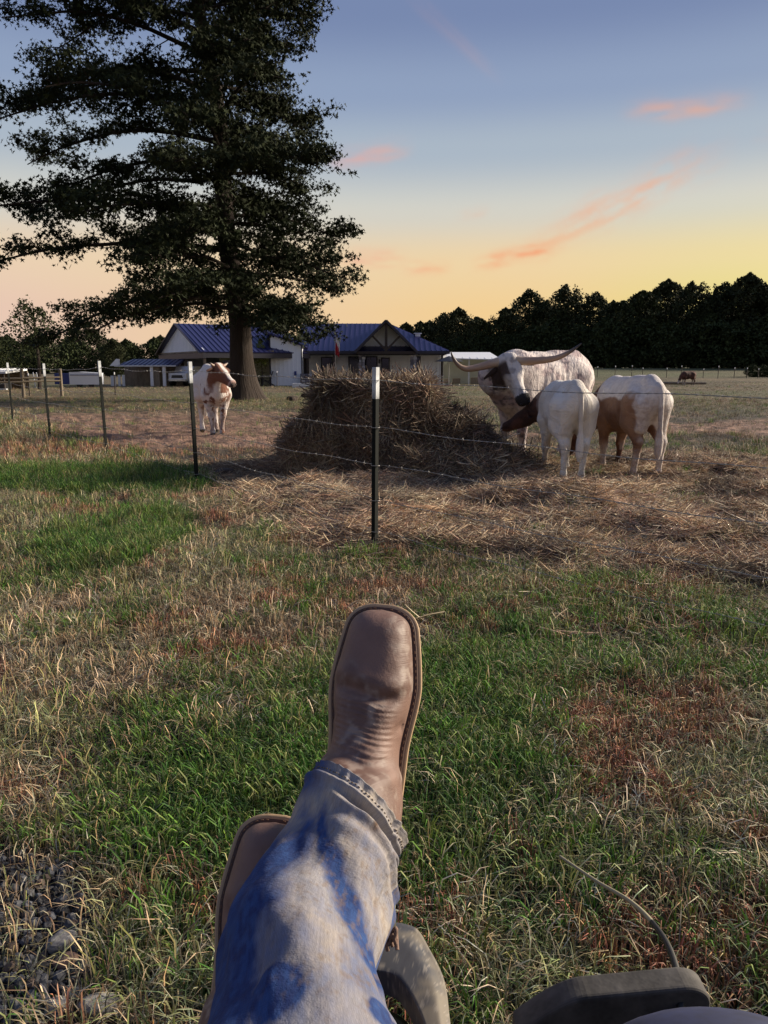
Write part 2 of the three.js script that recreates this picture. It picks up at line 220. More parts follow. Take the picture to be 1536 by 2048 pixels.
// ---------------------------------------------------------------- barbed wire fence on steel posts
const postDark = new THREE.MeshPhysicalMaterial({ color: col(0.010, 0.012, 0.011), roughness: 0.8, specularIntensity: 0.25 }), postWhite = mat([0.62, 0.66, 0.68], 0.6, { map: fineGrain }), wireMat = mat([0.34, 0.33, 0.31], 0.45, { metalness: 0.75 });
const fencePosts = [[2.47, -2.85], [-0.06, -5.48], [-2.14, -8.78], [-4.32, -12.02], [-6.36, -14.75], [-8.47, -17.74], [-10.55, -20.7]];
function steelPost(h, white, studs) {
  const o = new THREE.Group(), tee = (y0, y1, grow) => { const s = new THREE.Shape(), a = 0.021 + grow, b = 0.0035 + grow, c = 0.034 + grow; s.moveTo(-a, -b); s.lineTo(a, -b); s.lineTo(a, b); s.lineTo(b, b); s.lineTo(b, c); s.lineTo(-b, c); s.lineTo(-b, b); s.lineTo(-a, b); s.closePath(); const g = new THREE.ExtrudeGeometry(s, { depth: y1 - y0, bevelEnabled: true, bevelSize: 0.0012, bevelThickness: 0.0012, bevelSegments: 1 }); g.rotateX(-Math.PI / 2); g.translate(0, y0, 0); return g; };
  part('shaft', tee(-0.3, h - white, 0), postDark, o); part('white_top', tee(h - white, h, 0.0012), postWhite, o);
  const lowStuds = [], topStuds = []; for (let y = 0.1; y < h - 0.02; y += 0.052) (y > h - white ? topStuds : lowStuds).push(box(0.016, 0.014, 0.012, 0, y, 0.009).rotateX(0));
  if (studs) { for (const [l, m] of [[lowStuds, postDark], [topStuds, postWhite]]) part('post_studs', l.map(g => g.translate(0.012, 0, -0.018)), m, o).userData.kind = 'stuff'; }
  return o;
}
const postLabels = [null, 'dark steel fence post with white top standing in front of the hay', 'dark steel fence post with white top just left of the calf by the oak', 'white-topped steel fence post third from the hay, left of the calf', 'white-topped steel fence post second from the left picture edge', 'white-topped steel fence post nearest the left picture edge', null];
const postProto = steelPost(1.42, 0.235, true);
fencePosts.forEach(([x, z], i) => {
  const o = postProto.clone(); o.name = numbered('fence_post'); scene.add(o); o.position.set(x, groundY(x, z) - 0.01, z); if (i < 2) o.scale.y = 0.925; o.rotation.set([0, 0.01, 0.0, 0.01, 0, 0, 0][i], [0.9, 1.05, 0.95, 0.95, 0.95, 0.95, 0.95][i], [0, -0.018, 0.02, 0.016, 0.012, 0.01, 0][i]);
  tag(o, postLabels[i] || (i ? 'steel fence post beyond the left picture edge' : 'steel fence post at the right end of the wires'), 'fence post', 'steel posts of the barbed wire fence');
});
{
  const heights = [1.315, 0.955, 0.675, 0.40, 0.145], names = ['topmost strand of barbed wire, crossing the longhorn below its horns', 'second strand of barbed wire from the top, crossing the calves', 'middle strand of barbed wire crossing the hay', 'fourth strand of barbed wire from the top, crossing the loose hay', 'lowest strand of barbed wire near the grass'];
  const rand = rng(5);
  heights.forEach((h, k) => {
    const o = thing('barbed_wire', names[k], 'barbed wire', [0, 0, 0], 0, 'strands of the barbed wire fence'), strands = [[], []], barbs = [], clips = [];
    for (let i = 0; i < fencePosts.length - 1; i++) {
      const [ax, az] = fencePosts[i], [bx, bz] = fencePosts[i + 1], low = n => n < 2 ? 0.925 : 1, A = V(ax, groundY(ax, az) + h * low(i), az), B = V(bx, groundY(bx, bz) + h * low(i + 1), bz), L = A.distanceTo(B), sag = 0.018 + 0.02 * rand(), side = B.clone().sub(A).normalize().cross(V(0, 1, 0));
      const at = t => A.clone().lerp(B, t).add(V(0, -sag * 4 * t * (1 - t) + 0.006 * Math.sin(t * 19 + k * 2), 0)).addScaledVector(side, 0.03);
      const far = i > 2, n = far ? 24 : 150;
      for (const s of far ? [0] : [0, 1]) { const pts = []; for (let j = 0; j <= n; j++) { const t = j / n, a = t * L / 0.05 * 3.14 + s * Math.PI, p = at(t); pts.push(p.addScaledVector(side, Math.cos(a) * 0.0018).add(V(0, Math.sin(a) * 0.0018, 0))); } strands[s].push(new THREE.TubeGeometry(new THREE.CatmullRomCurve3(pts), n, far ? 0.003 : 0.0016, 4)); }
      const step = far ? 0.3 : 0.128; for (let d = 0.05 + 0.05 * rand(); d < L; d += step) { const p = at(d / L), tw = rand() * 3; for (let m = 0; m < 4; m++) { const a = tw + m * 1.57 + (rand() - 0.5) * 0.5, v = side.clone().multiplyScalar(Math.cos(a)).add(V(0, Math.sin(a), 0)); barbs.push(rod(p, p.clone().addScaledVector(v, 0.014).add(B.clone().sub(A).normalize().multiplyScalar((m - 1.5) * 0.004)), 0.0010, 0.0005, 4)); } const u = B.clone().sub(A).normalize().multiplyScalar(0.006); barbs.push(rod(p.clone().sub(u), p.clone().add(u), 0.0034, 0.0034, 6)); }
      if (i) { const c = at(0); clips.push(new THREE.TorusGeometry(0.03, 0.0022, 4, 14, 4.2).rotateX(Math.PI / 2).rotateY(0.6).translate(ax, c.y - 0.003, az)); }
    }
    part('wire', [...strands[0], ...strands[1]], wireMat, o); part('barbs', barbs, wireMat, o).userData.kind = 'stuff'; part('wire_clips', clips, wireMat, o).userData.kind = 'stuff';
  });
}

// ---------------------------------------------------------------- the hay: an opened bale and what fell from it
function strand(rand, len, r, curl) { // one bent stalk, three-sided
  const pts = [], n = 4; let p = V(0, 0, 0), d = V(1, 0, 0), e = V((rand() - 0.5) * curl, (rand() - 0.5) * curl * 0.7, (rand() - 0.5) * curl); for (let i = 0; i <= n; i++) { pts.push(p.clone()); d.add(e.clone().multiplyScalar(0.5)).normalize(); p.addScaledVector(d, len / n); }
  const pos = [], idx = [], mid = pts[2].clone(); pts.forEach((q, i) => { q.sub(mid); const t = (i < n ? pts[i + 1] : pts[i]).clone().sub(i < n ? q : pts[i - 1]).normalize(); if (i < n) { t.copy(pts[i + 1]).sub(mid).sub(q).normalize(); } const s = t.clone().cross(V(0, 1, 0.1)).normalize(), u = s.clone().cross(t), w = r * (i === n ? 0.35 : 1 - 0.1 * i); for (let j = 0; j < 3; j++) { const a = j * 2.094; pos.push(q.x + (s.x * Math.cos(a) + u.x * Math.sin(a)) * w, q.y + (s.y * Math.cos(a) + u.y * Math.sin(a)) * w, q.z + (s.z * Math.cos(a) + u.z * Math.sin(a)) * w); } });
  for (let i = 0; i < n; i++) for (let j = 0; j < 3; j++) { const a = i * 3 + j, b = i * 3 + (j + 1) % 3; idx.push(a, b, a + 3, b, b + 3, a + 3); }
  const g = new THREE.BufferGeometry(); g.setAttribute('position', new THREE.Float32BufferAttribute(pos, 3)); g.setIndex(idx); g.computeVertexNormals(); return g;
}
function wisp(rand, count, len, r, spreadXZ, spreadY, align, curl) { // a handful of stalks
  const list = []; for (let i = 0; i < count; i++) { const g = strand(rand, len * (0.5 + rand()), r * (0.6 + 0.8 * rand()), curl); g.rotateY((rand() - 0.5) * 6.28 * (1 - align)); g.rotateZ((rand() - 0.5) * 0.6); g.translate((rand() - 0.5) * spreadXZ, (rand() - 0.3) * spreadY, (rand() - 0.5) * spreadXZ); const v = 0.55 + 0.9 * rand(), h = (rand() - 0.5) * 0.2; colorize(g, () => [v * (1 + h), v, v * (1 - h)]); list.push(g); }
  return mergeGeometries(list);
}
const hayTones = [[0.46, 0.33, 0.20], [0.36, 0.24, 0.14], [0.24, 0.155, 0.10], [0.58, 0.45, 0.29], [0.32, 0.19, 0.125], [0.43, 0.35, 0.22], [0.17, 0.11, 0.075]];
function sdRoundBox(x, y, z, hx, hy, hz, r) { const a = Math.max(Math.abs(x) - hx + r, 0), b = Math.max(Math.abs(y) - hy + r, 0), c = Math.max(Math.abs(z) - hz + r, 0); return Math.hypot(a, b, c) - r; }
const smin = (a, b, k) => { const h = Math.max(k - Math.abs(a - b), 0) / k; return Math.min(a, b) - h * h * k * 0.25; };
function hayField(x, y, z) { // around (0, 0, -10.2)
  const q = z + 10.2; let d = sdRoundBox(x + 0.10, y - 0.50, q - 0.05, 0.68, 0.56, 0.70, 0.10);
  d = smin(d, sdRoundBox(x + 0.32, y - 0.25, q - 0.1, 0.80, 0.36, 0.82, 0.28), 0.25);
  const cone = (cx, cz, R, hgt) => { const r = Math.hypot(x - cx, (q - cz) * 1.05); return (y - hgt * (1 - r / R)) * 0.62; };
  d = smin(d, Math.max(cone(0.58, 0.25, 1.32, 0.92), -y - 0.2), 0.22); d = smin(d, Math.max(cone(-0.50, 0.2, 0.95, 0.6), -y - 0.2), 0.25); d = smin(d, Math.max(cone(0.8, 0.5, 1.0, 0.58), -y - 0.2), 0.2);
  return d + 0.20 * (fbm3(x * 2.6, y * 2.6 + 3, z * 2.6, 4) - 0.5) + 0.06 * (fbm3(x * 9, y * 9, z * 9, 2) - 0.5);
}
{
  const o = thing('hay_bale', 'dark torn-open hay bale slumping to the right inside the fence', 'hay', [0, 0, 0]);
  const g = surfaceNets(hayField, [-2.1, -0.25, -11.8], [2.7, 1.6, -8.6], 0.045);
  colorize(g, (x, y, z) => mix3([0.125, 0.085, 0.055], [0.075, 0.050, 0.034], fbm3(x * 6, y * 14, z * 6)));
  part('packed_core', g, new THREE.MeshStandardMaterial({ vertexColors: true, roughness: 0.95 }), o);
  // stalks all over its surface, hanging and poking out
  const rand = rng(77), p = g.attributes.position, ix = g.index, nT = ix.count / 3, cum = new Float32Array(nT), A = V(), B = V(), C = V(); let tot = 0;
  for (let i = 0; i < nT; i++) { A.fromBufferAttribute(p, ix.getX(3 * i)); B.fromBufferAttribute(p, ix.getX(3 * i + 1)); C.fromBufferAttribute(p, ix.getX(3 * i + 2)); const front = A.y > 0.02 ? 1 : 0; tot += front * B.clone().sub(A).cross(C.clone().sub(A)).length(); cum[i] = tot; }
  for (let v = 0; v < 3; v++) {
    const wg = wisp(rng(100 + v), 7, [0.26, 0.20, 0.34][v], [0.0034, 0.0030, 0.0038][v], 0.12, 0.05, [0.75, 0.4, 0.85][v], [0.5, 0.9, 0.35][v]), N = 3400, im = new THREE.InstancedMesh(wg, strawMat, N), M = new THREE.Matrix4(), c = new THREE.Color(), n = V(), t = V(), b = V();
    for (let k = 0; k < N; k++) {
      const r = rand() * tot; let lo = 0, hi = nT - 1; while (lo < hi) { const m = lo + hi >> 1; cum[m] < r ? lo = m + 1 : hi = m; }
      A.fromBufferAttribute(p, ix.getX(3 * lo)); B.fromBufferAttribute(p, ix.getX(3 * lo + 1)); C.fromBufferAttribute(p, ix.getX(3 * lo + 2)); n.copy(B).sub(A).cross(t.copy(C).sub(A)).normalize();
      let u = rand(), w = rand(); if (u + w > 1) { u = 1 - u; w = 1 - w; } const q = A.clone().addScaledVector(B.clone().sub(A), u).addScaledVector(C.clone().sub(A), w);
      t.set(rand() - 0.5 + 0.35 * n.x, n.y > 0.6 ? (rand() - 0.5) * 0.4 : -0.25 - rand() * 0.7, rand() - 0.5 + 0.3 * n.z).addScaledVector(n, -0.8 * t.dot(n)).normalize(); if (rand() < 0.4) t.set(rand() - 0.5, (rand() - 0.5) * 0.5, rand() - 0.5).normalize();
      n.addScaledVector(t, -n.dot(t)).normalize(); b.copy(t).cross(n); const s = 0.6 + 0.8 * rand(); M.makeBasis(t.clone().multiplyScalar(s), n.clone().multiplyScalar(s), b.multiplyScalar(s)); M.setPosition(q.addScaledVector(n, rand() * 0.02 - 0.012)); im.setMatrixAt(k, M);
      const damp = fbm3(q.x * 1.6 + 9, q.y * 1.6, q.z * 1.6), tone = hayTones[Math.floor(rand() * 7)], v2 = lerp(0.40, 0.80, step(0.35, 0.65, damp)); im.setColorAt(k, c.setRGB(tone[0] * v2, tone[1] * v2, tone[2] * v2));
    }
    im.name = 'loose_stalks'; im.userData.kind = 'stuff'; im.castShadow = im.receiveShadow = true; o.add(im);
  }
}
{
  const rand = rng(900), lists = [[], [], []];
  for (let i = 0; i < 60000; i++) {
    const x = -3.2 + rand() * 10.5, z = -3.2 - rand() * 9.3, q = zone(x, z); if (rand() > (q.hay > 0.3 ? 0.72 : 0.0) * q.hay + (x > 0.1 ? 0.05 : x > -1 ? 0.015 : 0.004)) continue;
    if (Math.abs(x) > 0.62 * -z + 0.8) continue; const hump = 0.10 * q.hay * step(0.45, 0.75, fbm2(x * 1.5, z * 1.5 + 3, 3)), tone = hayTones[Math.floor(rand() * 7)], v = (0.65 + 0.6 * rand()) * (0.6 + 0.8 * step(0.3, 0.6, fbm2(x * 1.3 + 20, z * 1.3))), near = 1 - 0.25 * step(5, 9, -z) ;
    lists[i % 3].push([x, groundY(x, z) + 0.006 + hump * rand(), z, fbm2(x * 0.8, z * 0.8) * 9 + (rand() - 0.5) * 2.6, (0.6 + 0.7 * rand()), 1, tone[0] * v, tone[1] * v, tone[2] * v, (rand() - 0.5) * 0.35, (rand() - 0.5) * 0.35]);
  }
  const o = [[8, 0.24, 0.0033, 0.16, 0.045, 0.6, 0.7], [8, 0.32, 0.0033, 0.2, 0.04, 0.8, 0.5], [9, 0.17, 0.0027, 0.14, 0.035, 0.2, 1.0]];
  lists.forEach((l, k) => scatter('loose_hay', ['bent hay stalks strewn over the ground round the bale', 'long hay stalks lying in drifts in front of the calves', 'short broken hay scattered under the fence wires'][k], 'hay', wisp(rng(50 + k), ...o[k]), strawMat, l));
  console.log('hay', lists.map(l => l.length).join());
}

// ---------------------------------------------------------------- cattle: body axes are x forward, y up, z to the animal's right
const hideMat = new THREE.MeshPhysicalMaterial({ vertexColors: true, roughness: 0.9, bumpMap: bumpGrain, bumpScale: 0.012 }), eyeMat = mat([0.008, 0.006, 0.005], 0.15), hoofMat = mat([0.05, 0.04, 0.035], 0.6), nostrilMat = mat([0.012, 0.008, 0.008], 0.5);
function cattle(name, label, { at, heading, scale = 1, stout = 1, poll, muzzle, tilt = V(0, 1, 0), neckMid, coat, legs = {}, horns, hornTones, tailSwing = 0, ear, earTone, cell = 0.019, neckR = 1, group }) {
  const o = thing(name, label, /calf/.test(name) ? 'calf' : 'cow', at, heading, group), P = [];
  const cone = (a, ra, b, rb, k = 0.07, sq = 1) => { const ba = [b[0] - a[0], b[1] - a[1], b[2] - a[2]]; P.push({ a, ba, l: ba[0] ** 2 + ba[1] ** 2 + ba[2] ** 2 || 1e-6, ra, rb, k, sq }); };
  const W = 0.80 * stout;
  cone([0.50, 0.99, 0], 0.29, [0.1, 0.96, 0], 0.345, 0.1, W); cone([0.1, 0.95, 0], 0.35, [-0.35, 1.01, 0], 0.33, 0.1, W); cone([-0.35, 1.04, 0], 0.30, [-0.66, 1.09, 0], 0.235, 0.1, W);
  cone([0.42, 1.25, 0], 0.10, [-0.2, 1.245, 0], 0.085, 0.12); cone([-0.2, 1.245, 0], 0.085, [-0.60, 1.305, 0], 0.065, 0.12); cone([-0.60, 1.30, 0], 0.065, [-0.79, 1.21, 0], 0.05, 0.1);
  cone([0.60, 0.84, 0], 0.17, [0.45, 0.72, 0], 0.15, 0.12);
  for (const s of [-1, 1]) {
    cone([-0.40, 1.185, 0.185 * s * stout], 0.042, [-0.46, 1.08, 0.16 * s], 0.1, 0.12); cone([-0.77, 1.10, 0.10 * s], 0.055, [-0.70, 1.04, 0.12 * s], 0.1, 0.1);
    cone([0.36, 1.12, 0.14 * s], 0.12, [0.46, 0.80, 0.17 * s], 0.125, 0.1);
    const f = legs[s < 0 ? 'fl' : 'fr'] || [0, 0], h = legs[s < 0 ? 'hl' : 'hr'] || [0, 0];
    cone([0.46, 0.80, 0.16 * s], 0.12, [0.44 + f[0] * 0.3, 0.62, 0.15 * s], 0.085, 0.06); cone([0.44 + f[0] * 0.3, 0.62, 0.15 * s], 0.082, [0.46 + f[0] * 0.6, 0.40, 0.14 * s + f[1] * 0.5], 0.058, 0.04); cone([0.465 + f[0] * 0.6, 0.40, 0.14 * s + f[1] * 0.5], 0.060, [0.45 + f[0] * 0.65, 0.33, 0.14 * s + f[1] * 0.6], 0.046, 0.03); cone([0.45 + f[0] * 0.65, 0.33, 0.14 * s + f[1] * 0.6], 0.045, [0.45 + f[0], 0.12, 0.14 * s + f[1]], 0.036, 0.02); cone([0.45 + f[0], 0.12, 0.14 * s + f[1]], 0.047, [0.47 + f[0], 0.045, 0.14 * s + f[1]], 0.052, 0.02);
    cone([-0.52, 1.03, 0.15 * s], 0.19, [-0.46, 0.78, 0.17 * s], 0.15, 0.09); cone([-0.70, 0.98, 0.11 * s], 0.12, [-0.64, 0.72, 0.13 * s], 0.095, 0.09); cone([-0.46, 0.78, 0.17 * s], 0.135, [-0.66 + h[0] * 0.6, 0.53, 0.14 * s + h[1] * 0.5], 0.068, 0.06); cone([-0.68 + h[0] * 0.6, 0.54, 0.14 * s + h[1] * 0.5], 0.066, [-0.66 + h[0] * 0.7, 0.43, 0.14 * s + h[1] * 0.6], 0.055, 0.03); cone([-0.66 + h[0] * 0.7, 0.43, 0.14 * s + h[1] * 0.6], 0.050, [-0.61 + h[0], 0.13, 0.14 * s + h[1]], 0.039, 0.02); cone([-0.61 + h[0], 0.13, 0.14 * s + h[1]], 0.050, [-0.58 + h[0], 0.045, 0.14 * s + h[1]], 0.055, 0.02);
  }
  // neck and head
  const D = muzzle.clone().sub(poll), len = D.length(), dir = D.clone().normalize(), side = dir.clone().cross(tilt).normalize(), top = side.clone().cross(dir).normalize(), hp = (t, u, s) => poll.clone().addScaledVector(dir, t * len).addScaledVector(top, u).addScaledVector(side, s), A = v => [v.x, v.y, v.z];
  const throat = hp(0.12, -0.10, 0), nm = neckMid || V(0.62, 1.15, 0).lerp(throat, 0.5);
  cone([0.50, 1.08, 0], 0.235 * neckR, A(nm), 0.165 * neckR, 0.14); cone(A(nm), 0.165 * neckR, A(throat), 0.118, 0.1); cone([0.45, 1.2, 0], 0.1, A(nm.clone().addScaledVector(V(0, 1, 0), 0.09 * neckR)), 0.075, 0.12); cone([0.62, 0.86, 0], 0.1, A(nm.clone().lerp(throat, 0.5).add(V(0, -0.1, 0))), 0.06, 0.12);
  cone(A(hp(0.02, -0.06, 0)), 0.105, A(hp(0.42, -0.075, 0)), 0.098, 0.05); cone(A(hp(0.42, -0.06, 0)), 0.088, A(hp(0.9, -0.045, 0)), 0.062, 0.06); cone(A(hp(0.30, -0.16, 0)), 0.075, A(hp(0.88, -0.095, 0)), 0.045, 0.07);
  for (const s of [-1, 1]) { cone(A(hp(0.02, -0.01, 0.065 * s)), 0.055, A(hp(0.34, -0.03, 0.075 * s)), 0.052, 0.05); cone(A(hp(0.33, -0.015, 0.085 * s)), 0.03, A(hp(0.42, -0.03, 0.075 * s)), 0.03, 0.03); cone(A(hp(0.90, -0.035, 0.036 * s)), 0.05, A(hp(0.985, -0.06, 0.03 * s)), 0.042, 0.04); }
  const B = P.map(p => p);
  const field = (x, y, z) => { let d = 9; for (const p of B) { const zz = p.sq === 1 ? z : z / p.sq, px = x - p.a[0], py = y - p.a[1], pz = zz - p.a[2]; let t = (px * p.ba[0] + py * p.ba[1] + pz * p.ba[2]) / p.l; t = t < 0 ? 0 : t > 1 ? 1 : t; const ex = px - p.ba[0] * t, ey = py - p.ba[1] * t, ez = pz - p.ba[2] * t, q2 = ex * ex + ey * ey + ez * ez, r = p.ra + (p.rb - p.ra) * t; if (q2 > (d + r + p.k) ** 2 && d > 0) continue; d = smin(d, (Math.sqrt(q2) - r) * (p.sq < 1 ? 0.9 : 1), p.k); } return d; };
  const lo = [9, 9, 9], hi = [-9, -9, -9]; for (const p of P) for (const [q, r] of [[p.a, p.ra], [[p.a[0] + p.ba[0], p.a[1] + p.ba[1], p.a[2] + p.ba[2]], p.rb]]) for (let k = 0; k < 3; k++) { lo[k] = Math.min(lo[k], q[k] - r - 0.08); hi[k] = Math.max(hi[k], q[k] + r + 0.08); }
  const g = surfaceNets(field, lo, hi, cell);
  { const q = g.attributes.position, n = g.attributes.normal; for (let i = 0; i < q.count; i++) { const x = q.getX(i), y = q.getY(i), z = q.getZ(i), on = step(0.12, 0.2, Math.abs(z)) * step(0.72, 0.85, y) * (1 - step(1.08, 1.2, y)) * step(-0.38, -0.22, x) * (1 - step(0.22, 0.36, x)), d = on * 0.0055 * Math.sin((x + 0.25 * (y - 1)) * 62) + 0.012 * (fbm3(x * 7, y * 7, z * 7, 3) - 0.5); q.setXYZ(i, x + n.getX(i) * d, y + n.getY(i) * d, z + n.getZ(i) * d); } g.computeVertexNormals(); }
  const headAt = (x, y, z) => { const v = V(x, y, z).sub(poll); return { t: v.dot(dir) / len, u: v.dot(top), s: v.dot(side) }; };
  colorize(g, (x, y, z) => y < 0.062 && x < 0.75 ? [0.06, 0.05, 0.042] : coat(x, y, z, headAt(x, y, z)));
  { const q = g.attributes.position, uv = new Float32Array(q.count * 2); for (let i = 0; i < q.count; i++) { uv[2 * i] = (q.getX(i) * 0.8 + q.getZ(i)) * 2.6; uv[2 * i + 1] = q.getY(i) * 1.1; } g.setAttribute('uv', new THREE.BufferAttribute(uv, 2)); } part('body', g, hideMat, o);
  for (const s of [-1, 1]) { const e = new THREE.SphereGeometry(0.021, 12, 8), q = hp(0.375, -0.028, 0.105 * s); e.translate(q.x, q.y, q.z); part('eye', e, eyeMat, o); const n = new THREE.SphereGeometry(0.017, 8, 6); n.scale(1, 0.7, 1); const m = hp(1.035, -0.03, 0.046 * s); n.translate(m.x, m.y, m.z); part('nostril', n, nostrilMat, o); }
  // ears
  for (const s of [-1, 1]) { const e = ear || { back: 0.0, drop: 0.05, len: 0.21 }, root = hp(0.14, -0.075, 0.10 * s), tip = root.clone().addScaledVector(side, e.len * s).addScaledVector(V(0, 1, 0), -e.drop).addScaledVector(dir, -0.02), ax = tip.clone().sub(root).normalize(), nor = dir.clone().negate().addScaledVector(V(0, 1, 0), 0.2).addScaledVector(ax, dir.dot(ax)).normalize(), wd = ax.clone().cross(nor).normalize(), pos = [], idx = [], n = 8, m = 6;
    for (let i = 0; i <= n; i++) { const t = i / n, w = 0.062 * Math.sin(Math.PI * (0.12 + 0.84 * t)) ** 0.8 * (1 - 0.25 * t); for (let j = 0; j <= m; j++) { const q = (j / m * 2 - 1), c = root.clone().addScaledVector(ax, t * e.len).addScaledVector(wd, q * w).addScaledVector(nor, 0.05 * q * q * (1 - t * 0.6)); pos.push(c.x, c.y, c.z); } } for (let i = 0; i < n; i++) for (let j = 0; j < m; j++) { const a = i * (m + 1) + j; idx.push(a, a + 1, a + m + 1, a + 1, a + m + 2, a + m + 1); }
    const eg = new THREE.BufferGeometry(); eg.setAttribute('position', new THREE.Float32BufferAttribute(pos, 3)); eg.setIndex(idx); eg.computeVertexNormals(); part('ear', eg, mat(earTone || [0.07, 0.035, 0.025], 0.9, { side: THREE.DoubleSide }), o); }
  // horns: points given in head axes (along the face, up, sideways)
  if (horns) horns.forEach(h => { const g2 = tube(h.pts.map(p => p.isVector3 ? p : hp(...p)), 1, 40, 12, t => h.r * Math.pow(1 - t, 0.62) * (1 + 0.02 * Math.sin(t * 60)) + 0.004); const c = new Float32Array(g2.attributes.position.count * 3), nr = 13; for (let i = 0; i < c.length / 3; i++) { const t = Math.floor(i / nr) / 40, k = mix3(mix3([0.42, 0.33, 0.24], [0.30, 0.19, 0.13], step(0.05, 0.3, t) * 0.8), [0.045, 0.04, 0.042], step(0.62, 0.95, t)); c.set(k, 3 * i); } g2.setAttribute('color', new THREE.BufferAttribute(c, 3)); part('horn', g2, new THREE.MeshStandardMaterial({ vertexColors: true, roughness: 0.45 }), o); });
  // tail with its switch
  { const pts = [V(-0.68, 1.27, 0), V(-0.82, 1.235, tailSwing * 0.1), V(-0.875, 1.02, tailSwing * 0.4), V(-0.87, 0.78, tailSwing * 0.8), V(-0.85, 0.56, tailSwing), V(-0.84, 0.32, tailSwing)], g3 = tube(pts, 1, 36, 10, t => t < 0.66 ? lerp(0.058, 0.030, step(0, 0.55, t)) : 0.030 + 0.024 * Math.sin(Math.PI * clamp((t - 0.64) / 0.36)) ** 0.8 - (t > 0.97 ? 0.01 : 0)); colorize(g3, (x, y, z) => { const c = coat(-0.75, Math.max(y, 0.5), z, { t: -1, u: 0, s: 0 }), k = 0.85 + 0.3 * noise3(x * 90, y * 12, z * 90); return [c[0] * k, c[1] * k, c[2] * k]; }); part('tail', g3, hideMat, o); }
  o.scale.setScalar(scale); return o;
}
const speck = (x, y, z, f, lo, hi) => step(lo, hi, fbm3(x * f, y * f, z * f, 3));
const yaw = (dx, dz) => Math.atan2(-dz, dx); // heading of a body whose front points along (dx, dz)
const herd = 'cattle round the hay';
{
  // longhorn behind the hay: body runs away to the right, the head is turned to the camera
  const darkSide = 1, head = yaw(-0.80, 0.60), c = Math.cos(head), s = Math.sin(head), at = V(2.22, 0, -11.12), toLocal = (x, y, z, k) => { const dx = (x - at.x) / k, dz = (z - at.z) / k; return V(dx * c - dz * s, y / k, dx * s + dz * c); }, k = 1.125;
  cattle('longhorn_cow', 'white speckled longhorn cow with long curved horns looking over the hay', { at: at.toArray(), heading: head, scale: k, group: herd, stout: 1.1,
    poll: toLocal(1.60, 1.435, -10.28, k), muzzle: toLocal(1.80, 0.90, -9.98, k), neckMid: toLocal(1.50, 1.18, -10.55, k), tilt: toLocal(1.60, 1.435 + 0.2, -10.28 + 0.45, k).sub(toLocal(1.60, 1.435, -10.28, k)), neckR: 1.15, cell: 0.016,
    coat: (x, y, z, h) => { if (h.t > -0.1 && h.t < 1.2 && Math.abs(h.s) < 0.22 && Math.abs(h.u + 0.05) < 0.2 && x > 0.45) { if (h.t > 0.86) return [0.022, 0.018, 0.018]; const dark = Math.max(step(0.018, 0.05, h.s * darkSide + 0.03 * (fbm3(x * 14, y * 14, z * 14) - 0.5)) * step(0.02, 0.14, h.t) * (1 - 0.75 * step(0.36, 0.52, h.t + 0.25 * (fbm3(x * 11, y * 11, z * 11) - 0.5))), step(0.5, 0.66, fbm3(x * 15, y * 15, z * 15)) * 0.5); return mix3([0.60, 0.56, 0.53], [0.050, 0.032, 0.026], dark); }
      const sp = speck(x, y, z, 26, 0.5, 0.62), big = speck(x + 3, y, z, 5, 0.45, 0.65); return mix3(mix3([0.60, 0.54, 0.51], [0.36, 0.27, 0.27], big * 0.85), [0.13, 0.11, 0.125], sp * (0.35 + 0.55 * big)); },
    earTone: [0.035, 0.022, 0.02], ear: { back: 0, drop: 0.09, len: 0.22 },
    horns: [[[1.63, 1.41, -10.28], [1.81, 1.398, -10.26], [2.02, 1.405, -10.22], [2.23, 1.437, -10.18], [2.40, 1.52, -10.15], [2.53, 1.62, -10.13]], [[1.56, 1.40, -10.28], [1.42, 1.365, -10.28], [1.22, 1.315, -10.24], [1.05, 1.30, -10.20], [0.945, 1.36, -10.18], [0.885, 1.45, -10.17], [0.86, 1.52, -10.17]]].map(h => ({ r: 0.052, pts: h.map(p => toLocal(...p, k)) })) });
}
const creamCoat = (x, y, z, h) => { if (h.t > -0.35 && h.t < 1.3 && x > 0.55 && Math.abs(h.s) < 0.3) return mix3([0.11, 0.045, 0.028], [0.05, 0.022, 0.016], speck(x, y, z, 6, 0.4, 0.6)); const b = speck(x, y, z, 4, 0.42, 0.7), stain = step(0.55, 0.7, fbm3(x * 7, y * 3, z * 7)) * step(0.75, 0.35, y); return mix3(mix3(mix3([0.70, 0.67, 0.61], [0.50, 0.44, 0.37], b * 0.5), [0.11, 0.045, 0.028], step(0.50, 0.66, x + 0.15 * (fbm3(x * 5, y * 5, z * 5) - 0.5)) * 0.85), [0.26, 0.15, 0.07], stain * 0.5); };
cattle('white_calf', 'cream white calf seen from behind, its brown head bent left to the hay', { at: [2.17, 0, -9.35], heading: yaw(0.0, -1), scale: 0.845, stout: 0.90, group: herd, poll: V(0.98, 0.95, -0.32), muzzle: V(1.08, 0.66, -0.72), neckMid: V(0.80, 1.0, -0.13), coat: creamCoat, tailSwing: 0.02, legs: { hl: [0.02, 0.02], hr: [-0.03, -0.03], fl: [0.05, -0.02], fr: [-0.1, 0] }, ear: { back: 0, drop: 0.06, len: 0.2 } });
